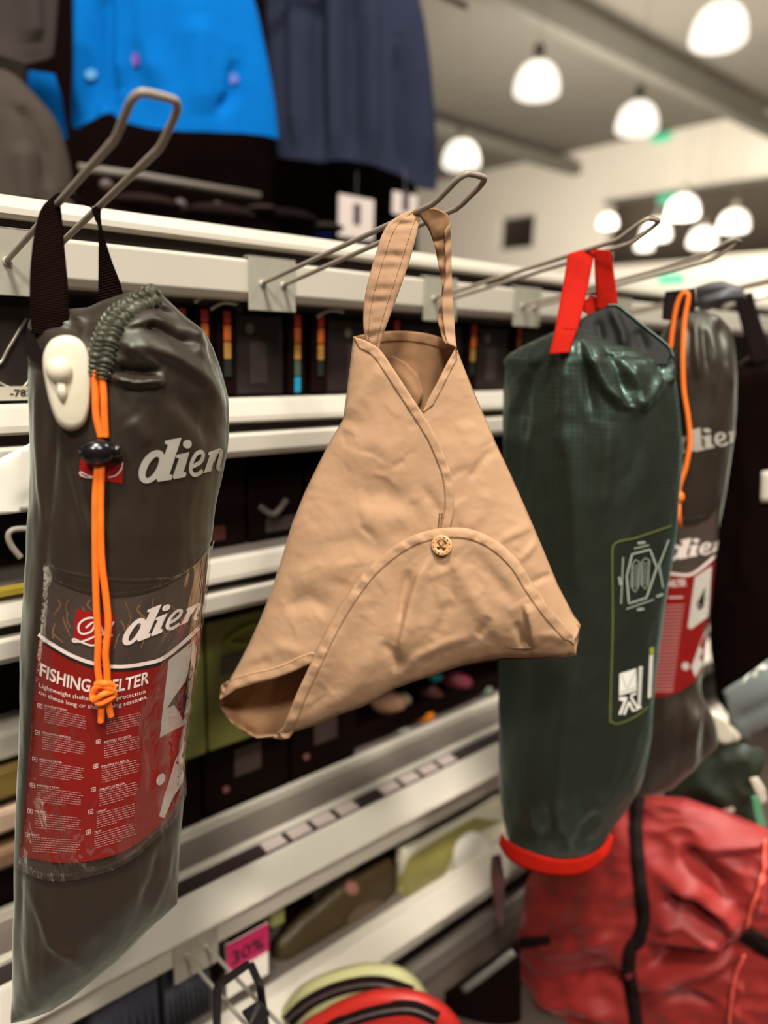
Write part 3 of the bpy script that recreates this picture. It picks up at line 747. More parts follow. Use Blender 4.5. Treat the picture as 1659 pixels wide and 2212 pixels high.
def baseL(x, y):
    dl, _, _ = segdist(x, y, L_OUT); rise = np.clip((y-720)/500, 0, 1)
    return .004+(.016+.020*rise)*prof(dl, 190)
def baseR(x, y):
    dr, _, _ = segdist(x, y, R_OUT); rise = np.clip((y-720)/500, 0, 1)
    return -.002+(.014+.018*rise)*prof(dr, 150)
def baseF(x, y):
    db, _, _ = segdist(x, y, BOT+[(552, 1593)]); dh, _, _ = segdist(x, y, FLAPH)
    side = prof(np.minimum(x-480, 1262-x).clip(0), 170)
    return .012+(.034+.006*prof(dh, 60))*side*prof(db, 120)
def baseB(x, y):
    dl, _, _ = segdist(x, y, L_OUT); dr, _, _ = segdist(x, y, R_OUT); db, _, _ = segdist(x, y, BOT+[(552, 1593), (500, 1560), (474, 1522)])
    m_ = np.minimum(np.minimum(dl, dr), db)
    return .000-.060*prof(m_, 80)
crL = [([(828, 775), (785, 840), (742, 905)], 3.5, 6, 30), ([(770, 1075), (830, 1065), (880, 1095)], -3.5, 26), ([(740, 1010), (800, 960), (870, 985)], 2.6, 40),
       ([(760, 1110), (830, 1130), (900, 1105)], 2.6, 26), ([(610, 1310), (665, 1295), (725, 1315)], -3.6, 22), ([(620, 1260), (690, 1240), (770, 1225)], 2.6, 24), ([(520, 1440), (600, 1400), (660, 1410)], 2.2, 16), ([(500, 1462), (540, 1440), (590, 1425)], -1.8, 12),
       ([(905, 1050), (935, 1080), (955, 1120)], -2, 12), ([(690, 1180), (760, 1170), (850, 1200)], -1.6, 18)]
nzT = [(.75, 26, 26, 4, True, None), (4.2, 8, 8, 2, False, None)]
boost = lambda l, k: [(c[0], c[1]*k)+tuple(c[2:]) for c in l]
def crumple(n, x0, x1, y0, y1, seed):            # many short soft creases
    rg_ = random.Random(seed); out = []
    for _ in range(n):
        x, y = rg_.uniform(x0, x1), rg_.uniform(y0, y1); a = rg_.choice([rg_.uniform(-1.0, -.3), rg_.uniform(.2, 1.2), rg_.uniform(0, 3.1)]); L = rg_.uniform(22, 75)
        b = a+rg_.uniform(-.5, .5)
        out.append(([(x, y), (x+L*.5*math.cos(a), y+L*.5*math.sin(a)), (x+L*.5*math.cos(a)+L*.5*math.cos(b), y+L*.5*math.sin(a)+L*.5*math.sin(b))], rg_.choice([-1, 1])*rg_.uniform(.5, 1.15), rg_.uniform(3.5, 7), rg_.uniform(7, 18)))
    return out
LP = HEML+[(950, 1230), (900, 1330), (800, 1400), (700, 1432)]+HEMB+L_OUT[::-1][1:-1]
left, LT_ = panel('front_panel', TAN, tb, FT, LP, baseL, 4.5, .0007, boost(crL, 1.35)+crumple(70, 520, 970, 800, 1440, 3), nzT)
RP = R_OUT+[(1246, 1376), (1230, 1396), (1120, 1400), (1000, 1390), (900, 1300), (930, 1200), (950, 1120), (945, 1040), (930, 960), (912, 892), (925, 862), (945, 825), (965, 785)]
crR = [([(1010, 1040), (1045, 990), (1072, 965)], -1.8, 10), ([(1075, 1172), (1120, 1150), (1158, 1132)], 2.2, 8, 14), ([(1120, 1215), (1150, 1180), (1162, 1165)], 2.4, 8), ([(1140, 1262), (1175, 1245), (1196, 1243)], -2.4, 8), ([(1000, 900), (1020, 960), (1010, 1030)], 1.6, 20), ([(1060, 1050), (1040, 1110), (1000, 1150)], 1.6, 16)]
right, RT_ = panel('side_panel', TAN, tb, FT, RP, baseR, 4.5, .0007, boost(crR, 1.3)+crumple(40, 930, 1230, 800, 1380, 5), nzT)
BP = [(764, 727), (800, 720), (850, 715), (900, 717), (940, 725), (970, 738), (985, 751)]+R_OUT[1:]+[(1250, 1378)]+BOT+[(552, 1593), (528, 1584), (500, 1560), (478, 1532), (474, 1520)]+L_OUT[::-1][:-1]
back, BT_ = panel('back_panel', TAN_SHADED, tb, FT, BP, baseB, 8, .0007, [([(850, 780), (880, 850), (900, 900)], 3, 20), ([(880, 760), (860, 840)], -3, 14), ([(520, 1500), (560, 1550)], 2, 14), ([(590, 1500), (575, 1560)], -2.5, 8)], nzT)
FP = FLAPH+BOT[:-1]
crF = [([(938, 1195), (905, 1245), (882, 1320), (866, 1390), (862, 1440)], 5.2, 7, 22), ([(885, 1225), (870, 1290), (862, 1350)], -3.4, 10), ([(866, 1452), (850, 1410), (820, 1380)], -3, 14), ([(868, 1455), (905, 1418), (960, 1392), (1020, 1372)], 2.6, 12),
       ([(980, 1195), (1000, 1260), (1040, 1320), (1090, 1372)], 2.2, 18), ([(1010, 1185), (1060, 1240), (1110, 1300)], -2.2, 16), ([(1135, 1300), (1148, 1360), (1152, 1408)], 4.6, 6, 18), ([(1110, 1340), (1130, 1385), (1145, 1410)], -3.4, 10),
       ([(1160, 1375), (1195, 1372), (1230, 1385)], 2, 10), ([(640, 1545), (720, 1470), (790, 1330)], -2.6, 26), ([(700, 1560), (770, 1480), (810, 1400)], 2.6, 24), ([(930, 1380), (960, 1340), (975, 1290)], -2.2, 14), ([(1030, 1380), (1050, 1350), (1060, 1330)], -2.4, 10), ([(700, 1500), (690, 1440), (730, 1370)], 1.8, 14), ([(960, 1215), (950, 1270), (955, 1320)], 2.0, 12)]
flap, FT_ = panel('flap', TAN, tb, FT, FP, baseF, 4.5, .0007, boost(crF, 1.6)+crumple(60, 620, 1230, 1180, 1560, 8), nzT)
# folded hems: a slightly proud, puckered band along each edge
def hem(name, tree, edge, wpx, side, off=.0008, amp=.0019, rev=False, step=3.4, m=TAN, fallback=None):
    c = smooth_pts(edge, 10); s = np.r_[0, np.cumsum(np.hypot(*np.diff(c, axis=0).T))]; n = max(8, int(s[-1]/step)); t = np.linspace(0, s[-1], n)
    c = np.stack([np.interp(t, s, c[:, 0]), np.interp(t, s, c[:, 1])], 1)
    T_ = np.gradient(c, axis=0); T_ /= np.linalg.norm(T_, axis=1)[:, None]; N_ = np.stack([-T_[:, 1], T_[:, 0]], 1)*side
    A = [.0, .05, .18, .35, .5, .65, .82, .95, 1.0]; H = [-.0012, .0006, .0011, .0012, .0011, .0011, .0008, .0004, -.0008]
    V = []; ok = []; ph = 0; phs = []
    for i in range(n): ph += random.uniform(.1, 1.0); phs.append(ph)
    last = None
    for i in range(n):
        for a, h in zip(A, H):
            tp = min(1, (min(i, n-1-i)+1)/7)
            q = c[i]+N_[i]*wpx*a*tp
            e = c[i]+N_[i]*wpx*max(a*tp, .12)
            p = hit(tree, e[0], e[1], 0.)
            if p is None:
                e = c[i]+N_[i]*wpx*.6*tp; p = hit(tree, e[0], e[1], 0.)
            dd = (float((p-FT.p)@FT.n) if p is not None else (last if last is not None else .01)); last = dd
            pk = amp*(.25+.75*a)*math.sin(phs[i])*math.sin(math.pi*min(1, a+.12))*(.6+.4*math.sin(i*.13))
            V.append(FT.P(q[0], q[1], dd+h+off+pk))
    k = len(A); f = [(i*k+j, i*k+j+1, (i+1)*k+j+1, (i+1)*k+j) for i in range(n-1) for j in range(k-1)]
    if side < 0: f = [x[::-1] for x in f]
    link(name, V, f, m, tb)
    # stitches along the inner edge
    mb = MB(); i = 0
    cc = [FT.P(*(c[i]+N_[i]*wpx*.84*min(1, (min(i, n-1-i)+1)/7)), float((V[i*k+6]-FT.p)@FT.n)+.0005) for i in range(n)]
    cc = np.array(cc); L = np.r_[0, np.cumsum(np.linalg.norm(np.diff(cc, axis=0), axis=1))]; pos = 0
    while pos+.0022 < L[-1]:
        q = [np.array([np.interp(pos+o, L, cc[:, m_]) for m_ in range(3)]) for o in (0, .0011, .0022)]
        q[1] = q[1]+FT.n*.0003
        mb.tube(q, [.0002, .00034, .0002], 5); pos += .0030
    o = mb.link('stitching', THREAD, tb, True); o['kind'] = 'stuff'
hem('hem', LT_, HEML+[(958, 1200)], 22, 1)
hem('hem', LT_, HEMB[::-1]+[(700, 1426)], 24, -1)
hem('hem', RT_, [(985, 750), (965, 785), (945, 825), (925, 862), (914, 888)], 17, -1)
hem('hem', FT_, FLAPH[1:], 24, 1, amp=.0028)
hem('hem', BT_, [(764, 727), (800, 720), (850, 715), (900, 717), (940, 725), (970, 738), (985, 751)], 24, 1, m=TAN_SHADED)
hem('hem', BT_, [(474, 1520), (478, 1532), (500, 1560), (528, 1584), (560, 1594), (592, 1592)], 20, -1, m=TAN_SHADED)
# facing seen through the mouth
panel('facing', TAN_SHADED, tb, FT, [(820, 765), (850, 768), (880, 785), (905, 812), (915, 850), (900, 884), (870, 840), (840, 800)], lambda x, y: baseB(x, y)+.008, 6, .0007, [([(850, 790), (885, 830), (905, 870)], 3, 9)])
# right end: mouth of the folded tube
panel('flap_lining', TAN_SHADED, tb, FT, [(1205, 1338), (1254, 1350), (1246, 1380), (1240, 1392), (1225, 1372)], lambda x, y: .008+0*x, 6, .0007)
# strap
rip = lambda t, a: (.0006*np.sin(t*58+a*5)+.0005*np.sin(t*83+a*9+1))*np.sin(a*math.pi)+.0006*np.sin(t*23+3*a)
SL = [(897, 452), (868, 463), (842, 480), (826, 505), (814, 540), (803, 578), (790, 630), (785, 677), (787, 722), (800, 745)]
SR = [(909, 450), (905, 480), (898, 514), (889, 550), (876, 590), (860, 636), (842, 684), (824, 735), (818, 760), (816, 766)]
sd1 = [.006, .012, .015, .016, .016, .016, .014, .012, .010, .006]
ribbon('strap', TAN, tb, FT, SL, SR, sd1, n=110, k=10, wav=rip, nz=.8)
def stitch_line(Lp, Rp, D, a, m=THREAD, nm='stitching'):
    L = smooth_pts(Lp, 10); R = smooth_pts(Rp, 10); n = 400
    def res(q):
        s = np.r_[0, np.cumsum(np.hypot(*np.diff(q, axis=0).T))]; t = np.linspace(0, s[-1], n); return np.stack([np.interp(t, s, q[:, 0]), np.interp(t, s, q[:, 1])], 1)
    L, R = res(L), res(R); t = np.linspace(0, 1, n); c = L*(1-a)+R*a; d = np.interp(t, np.linspace(0, 1, len(D)), D)+rip(t, a)+.0013
    P = FT.P(c[:, 0], c[:, 1], d); S = np.r_[0, np.cumsum(np.linalg.norm(np.diff(P, axis=0), axis=1))]; pos = 0; mb = MB()
    while pos+.0022 < S[-1]:
        mb.tube([np.array([np.interp(pos+o, S, P[:, k]) for k in range(3)]) for o in (0, .0011, .0022)], [.0002, .00034, .0002], 5); pos += .003
    o = mb.link(nm, m, tb, True); o['kind'] = 'stuff'
stitch_line(SL, SR, sd1, .27); stitch_line(SL, SR, sd1, .78)
ribbon('strap', TAN_SHADED, tb, FT, [(897, 452), (912, 475), (926, 497), (939, 533), (946, 569), (955, 615), (950, 655), (946, 692), (955, 728), (962, 742)],
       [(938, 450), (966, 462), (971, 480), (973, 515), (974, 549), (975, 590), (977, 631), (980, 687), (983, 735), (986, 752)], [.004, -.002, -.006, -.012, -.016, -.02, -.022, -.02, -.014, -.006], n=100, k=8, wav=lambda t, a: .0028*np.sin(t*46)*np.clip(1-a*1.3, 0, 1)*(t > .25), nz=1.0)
ribbon('strap_edge', TAN, tb, FT, [(960, 500), (962, 549), (962, 600), (955, 650), (958, 700), (966, 742)], [(972, 480), (975, 549), (977, 631), (981, 687), (984, 735), (987, 752)], [-.004, -.01, -.014, -.016, -.012, -.004], n=60, wav=lambda t, a: .0012*np.sin(t*40))
# buttonhole
bh = MB()
for i in range(15):
    y = 1108+i*2.4; x = 953-i*.25
    for s in (-1, 1):
        a = hit(LT_, x+s*1.0, y, .0012); b = hit(LT_, x+s*4.4, y+1.0, .0012)
        if a is not None and b is not None: bh.tube([a, b], .0005, 5)
bh.link('buttonhole', THREAD, tb, True)
# button
BD = float((hit(FT_, 954, 1178, 0)-FT.p)@FT.n)+.0035
def button():
    bm = bmesh.new(); R = .0127; n = 48
    holes = [(R*.27*sx_, R*.27*sy_, R*.135) for sx_ in (-1, 1) for sy_ in (-1, 1)]
    # plate with a raised rim, via profile of revolution; holes added as dark recessed cups
    prof_ = [(0, .0006), (.50, .0006), (.56, .0012), (.62, .0016), (.9, .0016), (.98, .0009), (1, 0), (.97, -.0008), (.5, -.0012), (0, -.0012)]
    v = []; f = []
    c = FT.P(954, 1178, BD); ax = FT.n*.97+np.array([0, 0, .12])+FT.u*-.2; ax /= np.linalg.norm(ax); up = np.array([0, 0, 1.])-ax*ax[2]; up /= np.linalg.norm(up); rt = np.cross(up, ax)
    for r, h in prof_:
        for k in range(n):
            a = 2*math.pi*k/n; v.append(c+(rt*math.cos(a)+up*math.sin(a))*R*max(r, .002)+ax*h)
    for i in range(len(prof_)-1):
        for k in range(n): f.append((i*n+k, (i+1)*n+k, (i+1)*n+(k+1) % n, i*n+(k+1) % n))
    bm.free(); o = link('button', v, f, BUTTONM, tb, label='carved tan button with a ring of dots')
    d = MB()
    for k in range(12):
        a = 2*math.pi*(k+.5)/12; p = c+(rt*math.cos(a)+up*math.sin(a))*R*.78
        d.tube([p+ax*.0010, p+ax*.00185], .00075, 8)
    for hx, hy, r in holes:
        p = c+rt*hx*1.25+up*hy*1.25; d.tube([p+ax*.0001, p+ax*.00085], r*1.35, 12)
    d.link('button_hole', HOLE, o)
    s = MB()
    for sx_, sy_ in ((1, 1), (1, -1)):
        s.tube([c+rt*(-sx_*R*.3)+up*(-sy_*R*.3)+ax*.0006, c+ax*(.0024 if sy_ > 0 else .0030), c+rt*(sx_*R*.3)+up*(sy_*R*.3)+ax*.0006], .0009, 8)
    s.link('button_thread', THREAD, o, True)
button()

# ================================================================== green tent bag
FG = Frame((.9645, -.335, 0))
gb = thing('tent_bag', FG.P(1200, 1860, 0), 'dark green ripstop tent bag with bright red handle loop and red base strap', 'bag')
gxl = [(650, 1090), (770, 1087), (800, 1092), (900, 1089), (1000, 1087), (1200, 1086), (1400, 1078), (1600, 1078), (1700, 1080), (1780, 1090), (1860, 1108)]
gxr = [(650, 1440), (740, 1446), (800, 1460), (900, 1471), (1000, 1472), (1150, 1462), (1250, 1446), (1400, 1424), (1500, 1413), (1600, 1404), (1700, 1384), (1740, 1360), (1800, 1322), (1850, 1300)]
gyt = [(1085, 782), (1100, 764), (1140, 742), (1185, 722), (1215, 708), (1245, 702), (1270, 712), (1300, 728), (1340, 742), (1380, 752), (1415, 765), (1432, 778), (1445, 770), (1455, 768), (1470, 800)]
gyb_ = [(1085, 782), (1100, 770), (1140, 755), (1190, 735), (1230, 705), (1270, 680), (1310, 663), (1330, 662), (1380, 705), (1420, 740), (1450, 765), (1470, 800)]
gybot = [(1085, 1815), (1100, 1826), (1160, 1848), (1220, 1855), (1280, 1845), (1300, 1830), (1320, 1812), (1400, 1700)]
crG = [([(1200, 740), (1150, 800), (1110, 900), (1096, 1100)], -8, 12, 26), ([(1245, 712), (1262, 800), (1280, 900)], -5, 8, 10), ([(1262, 745), (1310, 840), (1345, 872), (1352, 850)], 8, 10, 22), ([(1300, 740), (1340, 800), (1352, 860)], -7, 9, 9),
       ([(1352, 780), (1380, 840), (1372, 890)], 6, 12, 16), ([(1372, 890), (1410, 850), (1440, 800)], 5, 12, 12), ([(1425, 765), (1432, 800), (1446, 826)], -7, 7, 7), ([(1448, 775), (1452, 810), (1446, 832)], 7, 8, 8), ([(1290, 775), (1350, 768), (1425, 770)], -3.5, 5, 5),
       ([(1222, 760), (1218, 850), (1216, 1000)], 5, 14, 18), ([(1232, 900), (1240, 1100), (1250, 1300)], 3, 18), ([(1180, 1000), (1170, 1200), (1180, 1400)], -3, 22), ([(1320, 900), (1310, 1000), (1300, 1120)], 3, 16),
       ([(1250, 1400), (1215, 1600), (1200, 1760)], 5, 26), ([(1180, 1740), (1190, 1800), (1230, 1850)], -5, 12), ([(1160, 1740), (1165, 1800)], 4, 10), ([(1300, 1750), (1260, 1790), (1240, 1840)], -4, 12), ([(1330, 1500), (1320, 1650), (1290, 1740)], 3, 22)]
gbody, GT = sack('bag_body', GREEN, gb, FG, gxl, gxr, gyt, gybot, k=.62, ctop=60, cbot=90, cr=[(c[0], c[1]*1.55)+tuple(c[2:]) for c in crG], ytb=gyb_, nz=[(3.6, 14, 7, 3, True, lambda x, y: np.clip(1.3-(y-700)/450, .35, 1)), (1.0, 50, 20, 2, False, None)], nth=170, ny=210, pw=.5)
# mouth: raised back rim of the opening
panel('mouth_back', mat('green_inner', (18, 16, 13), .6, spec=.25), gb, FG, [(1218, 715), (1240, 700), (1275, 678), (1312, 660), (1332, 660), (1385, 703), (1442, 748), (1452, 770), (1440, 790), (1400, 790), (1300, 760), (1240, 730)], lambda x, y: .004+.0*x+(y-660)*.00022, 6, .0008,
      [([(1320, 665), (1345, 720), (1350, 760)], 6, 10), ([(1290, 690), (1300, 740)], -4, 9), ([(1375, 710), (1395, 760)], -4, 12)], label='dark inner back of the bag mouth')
MB().tube([FG.P(a, b, .006+(b-660)*.00022) for a, b in smooth_pts([(1312, 660), (1334, 660), (1360, 680), (1400, 712), (1444, 748), (1455, 772)], 6)], .0018, 8).link('mouth_hem', GREEN, gb, True)
ribbon('handle', REDWEB, gb, FG, [(1278, 536), (1240, 545), (1226, 552), (1222, 580), (1208, 660), (1197, 720), (1186, 765)], [(1285, 536), (1283, 552), (1276, 590), (1266, 640), (1249, 705), (1240, 730), (1229, 762)], [.004, .022, .032, .048, .068, .086, .098], n=60, k=6, solid=.0016)
ribbon('handle', REDWEB, gb, FG, [(1280, 538), (1283, 560), (1285, 600), (1287, 640), (1288, 668)], [(1318, 541), (1322, 560), (1328, 600), (1333, 640), (1336, 664)], [.0, -.004, -.006, -.008, -.008], n=40, k=6, solid=.0016)
ribbon('handle', REDWEB, gb, FG, [(1258, 672), (1258, 660), (1262, 650), (1275, 640)], [(1285, 690), (1300, 672), (1310, 662), (1330, 655)], [-.012, -.012, -.014, -.014], n=12)
MB().tube([FG.P(a, b, float(c)) for (a, b), c in zip([(1199, 708), (1225, 710), (1247, 711)], [.080, .0815, .080])], .0008, 6).link('handle_seam', REDWEB, gb, True)
# red base strap
ribbon('base_strap', REDWEB, gb, FG, [(1082, 1800), (1105, 1822), (1150, 1842), (1200, 1856), (1255, 1854), (1300, 1830), (1318, 1800)], [(1078, 1825), (1102, 1858), (1150, 1882), (1205, 1892), (1262, 1886), (1310, 1850), (1325, 1806)], [.03, .045, .055, .06, .058, .05, .03], n=50, k=5, solid=.0016)
# prints on the bag
pb = [(1450, 1135), (1400, 1152), (1370, 1162), (1340, 1168), (1327, 1176), (1322, 1200), (1323, 1350), (1318, 1540), (1322, 1558), (1335, 1562), (1370, 1548), (1400, 1525)]
decal('print_border', OLIVEPRINT, gb, GT, stroke2(pb, 4, 4), .0016)
def c8(pts): return [(1300+x*.2214, 1130+y*.2214) for x, y in pts]
gp = [stroke2(c8([(290, 300), (465, 255), (530, 430), (430, 725), (260, 780), (240, 510), (290, 300)]), 4), stroke2(c8([(645, 160), (550, 410), (590, 630)]), 3.5),
      stroke2(c8([(205, 330), (185, 785)]), 2.6), stroke2(c8([(310, 245), (455, 212)]), 2.6), stroke2(c8([(235, 835), (500, 742)]), 2.6), stroke2(c8([(345, 192), (420, 185)]), 5), stroke2(c8([(340, 842), (405, 832)]), 5), stroke2(c8([(168, 520), (178, 600)]), 5), stroke2(c8([(525, 715), (590, 690)]), 5)]
for x0_ in (0, 95):
    lp = [(285+x0_, 620-x0_*.25), (290+x0_, 400-x0_*.3), (325+x0_, 355-x0_*.2), (365+x0_, 380-x0_*.2), (350+x0_, 620-x0_*.25), (320+x0_, 670-x0_*.3), (285+x0_, 620-x0_*.25)]
    gp.append(stroke2(c8(lp), 2))
    for k in range(11): yy = 410+k*20-x0_*.25; gp.append(stroke2(c8([(290+x0_, yy+6), (358+x0_, yy-6)]), 1.2))
decal('size_diagram', PALEG, gb, GT, merge2(gp), .0018)
em = [tri(c8([(170, 1465), (330, 1415), (335, 1630), (165, 1680)])), tri(c8([(165, 1695), (240, 1690), (225, 1740), (165, 1725)])), stroke2(c8([(235, 1700), (170, 1865)]), 5), stroke2(c8([(262, 1740), (210, 1865)]), 5), stroke2(c8([(262, 1740), (300, 1830)]), 5),
      stroke2(c8([(275, 1690), (345, 1800)]), 5), stroke2(c8([(275, 1680), (330, 1655)]), 5), stroke2(c8([(300, 1830), (380, 1790)]), 3)]
for k in range(17): yy = 1410+k*23.5; em.append(stroke2(c8([(355-k*.6, yy), (392-k*1.4, yy-8)]), 4))
for k in range(15): yy = 1300+k*27.5; em.append(stroke2(c8([(458-k*1.2, yy), (494-k*1.2, yy-7)]), 4.6)); em.append(stroke2(c8([(474-k*1.2, yy), (470-k*1.2, yy+22)]), 3))
decal('emblem', WPRINT, gb, GT, merge2(em), .0018)
decal('emblem_line', cmat('emblem_grey', (150, 148, 136)), gb, GT, merge2([stroke2(c8([(190, 1480), (240, 1620), (320, 1440)]), 1.6), stroke2(c8([(170, 1650), (330, 1600)]), 1.4)]), .0022)
decal('print_mark', LIME, gb, GT, tri(c8([(462, 1215), (500, 1205), (498, 1275), (460, 1280)])), .0018)

# ================================================================== far olive bag
FO = Frame((1.235, -.345, 0))
ob = thing('fishing_shelter_bag', FO.P(1480, 1700, 0), 'far olive drawstring bag with red card, half hidden behind the green bag', 'bag')
oxl = [(600, 1400), (700, 1425), (800, 1420), (1000, 1420), (1300, 1400), (1500, 1370), (1700, 1370), (1800, 1380)]
oxr = [(600, 1560), (690, 1572), (760, 1590), (860, 1591), (950, 1585), (1060, 1568), (1150, 1552), (1300, 1535), (1450, 1516), (1500, 1516), (1560, 1545), (1620, 1548), (1700, 1512), (1760, 1480)]
oyt = [(1400, 800), (1425, 730), (1450, 690), (1490, 668), (1520, 672), (1550, 680), (1575, 705), (1592, 760)]
oyb = [(1360, 1720), (1400, 1722), (1450, 1706), (1490, 1672), (1510, 1650), (1545, 1620)]
crO = [([(1500, 675), (1505, 760), (1512, 830)], 5, 8), ([(1530, 690), (1545, 760), (1540, 860)], 5, 7), ([(1515, 700), (1526, 800)], -5, 6), ([(1555, 700), (1570, 800)], -5, 6), ([(1490, 700), (1488, 800)], -5, 6), ([(1570, 720), (1582, 850)], 4, 6),
       ([(1515, 1510), (1500, 1600), (1495, 1680)], 6, 9), ([(1480, 1500), (1470, 1600), (1455, 1690)], -6, 10), ([(1440, 1480), (1430, 1600)], 4, 10), ([(1525, 1520), (1520, 1640)], -5, 7)]
obody, OT = sack('bag_body', OLIVE, ob, FO, oxl, oxr, oyt, oyb, k=.62, ctop=110, cbot=90, cr=crO, nz=[(3, 22, 8, 2, True, topfade), (1, 50, 12, 2, False, None)], nth=110, ny=150)
decal('wordmark', GREYPRINT, ob, OT, wm_to((1470, 981), (1612, 950), (1512, 924)), .0016)
ocard = decal('card', CAMO, ob, OT, [(1425, 1130), (1460, 1140), (1500, 1138), (1530, 1120), (1556, 1085), (1550, 1160), (1536, 1290), (1517, 1440), (1500, 1470), (1470, 1492), (1430, 1505), (1380, 1510)], .0016)
decal('card_red_field', RED, ocard, OT, [(1400, 1230), (1440, 1238), (1490, 1240), (1515, 1228), (1545, 1200), (1536, 1290), (1517, 1440), (1500, 1470), (1470, 1492), (1430, 1505), (1380, 1510)], .0022)
decal('card_stripe', CARDTXT, ocard, OT, stroke2([(1425, 1233), (1460, 1240), (1497, 1238), (1545, 1198)], 6, 4), .0026)
decal('wordmark', CARDTXT, ocard, OT, wm_to((1438, 1212), (1570, 1186), (1492, 1162)), .0028)
decal('card_photo', cmat('photo_grey', (186, 178, 164)), ocard, OT, [(1500, 1246), (1535, 1222), (1528, 1330), (1492, 1358), (1485, 1355)], .0028)
decal('card_photo_tent', CARDB, ocard, OT, [(1522, 1265), (1518, 1310), (1508, 1318), (1503, 1305)], .0032)
decal('card_photo', cmat('photo_grey', (186, 178, 164)), ocard, OT, [(1515, 1375), (1527, 1350), (1517, 1430), (1500, 1462), (1492, 1440)], .0028)
decal('card_text', CARDTXT, ocard, OT, merge2([text2('SHELTER', lambda s, v: (1440+42*s, 1268-3*s-v*15), .02)]+[stroke2([(1445, 1290+8*0), (1475, 1289)], 2.5)]), .0028)
b2 = []
for k in range(26):
    yy = 1308+k*7.4; b2.append(stroke2([(1425-k*1.2, yy), (1478-k, yy-2)], 2.2))
o_ = decal('small_print', CARDDIM, ocard, OT, merge2(b2), .0027); o_['kind'] = 'stuff'
decal('card_seal', cmat('seal_grey', (186, 172, 160)), ocard, OT, arcp(1480, 1438, 8, 9), .0028)
for st_ in (stroke2([(1470, 1122), (1500, 1120), (1535, 1105), (1558, 1058)], 6, 4), stroke2([(1556, 1060), (1545, 1180), (1530, 1320), (1516, 1450)], 4)): decal('pocket_rim', FILMR, ob, OT, st_, .0032)
ribbon('strap', WEBF, ob, FO, [(1437, 630), (1432, 660), (1430, 690)], [(1500, 622), (1502, 650), (1500, 700)], [.005, .01, .015], n=20)
co = MB()
co.tube([FO.P(a, b, d) for a, b, d in smooth_pts([(1448, 760, .03), (1453, 710, .032), (1462, 660, .034), (1475, 634, .036), (1487, 640, .037), (1479, 690, .04), (1475, 760, .05), (1477, 840, .056), (1486, 900, .06), (1490, 955, .062), (1481, 1010, .064), (1468, 1050, .066), (1466, 1072, .067), (1462, 1110, .067)], 6)], .0038, 10)
co.tube([FO.P(a, b, .067) for a, b in [(1466, 1080), (1466, 1110), (1469, 1138)]], .0036, 10)
co.link('drawstring', ORANGE, ob, True)
MB().add(*ellipsoid(FO, 1467, 1074, .068, .0085, .010, .008)).link('knot', ORANGE, ob, True)

# ================================================================== gear at the right edge
FR = Frame((1.56, -.30, 0))
rg = thing('gear_bag', FR.P(1650, 1500, 0), 'tall black gear bag hanging at the right edge behind the far olive bag', 'bag')
sack('bag_body', DARKC, rg, FR, [(600, 1560), (800, 1560), (1100, 1545), (1300, 1530), (1500, 1545), (1620, 1560)], [(600, 1800), (1600, 1800)], [(1540, 820), (1600, 790), (1640, 772), (1700, 740), (1800, 740)], [(1540, 1500), (1600, 1580), (1800, 1560)], k=.5, ctop=60, cbot=60, cr=[([(1600, 900), (1620, 1100), (1600, 1300)], 8, 20)], nz=[(6, 9, 6, 2, True, None)], nth=70, ny=80)
sack('top_roll', GREYC, rg, FR, [(700, 1590), (760, 1588), (820, 1600)], [(700, 1800), (820, 1800)], [(1585, 790), (1620, 768), (1659, 738), (1700, 720), (1800, 700)], [(1585, 812), (1620, 800), (1659, 775), (1800, 750)], k=.3, ctop=10, cbot=10, nth=40, ny=20)
ribbon('strap', WEBF, rg, FR, [(1585, 640), (1600, 700), (1625, 790)], [(1625, 630), (1645, 700), (1680, 780)], [.05, .05, .05], n=16)
MB().tube([FR.P(a, b, .04) for a, b in smooth_pts([(1660, 1050), (1640, 1040), (1632, 1010), (1645, 990), (1680, 985)], 6)], .004, 8).link('clip', cmat('clip_grey', (120, 122, 116)), rg, True)
panel('tag_label', cmat('tag_white', (210, 200, 180)), rg, FR, [(1645, 1018), (1700, 1010), (1700, 1085), (1642, 1085)], lambda x, y: .075+0*x, 12, .002)
sk = tag(sack('fabric_bundle', cmat('grey_blue_fabric', (84, 82, 84), .55, vary=(14, .2)), None, Frame((1.45, -.36, 0)), [(590, 1500), (640, 1503), (690, 1515)], [(590, 1600), (640, 1612), (690, 1600)], [(1495, 622), (1530, 610), (1560, 606), (1600, 618), (1615, 640)], [(1495, 672), (1530, 672), (1565, 655), (1600, 650), (1615, 645)], k=.8, ctop=12, cbot=12, cr=[([(1510, 640), (1590, 618)], -4, 5), ([(1515, 655), (1570, 640)], 4, 5)], nth=50, ny=30)[0],
        'folded grey fabric bundle on the peg hook above the far olive bag', 'bundle')
tag(MB().tube([FR.P(a, b, .03) for a, b in [(1560, 668), (1620, 646), (1720, 632)]], .0045, 8).link('hook_rod', WIREZ, None, True), 'pale rod crossing behind the black strap at the upper right edge', 'rod')
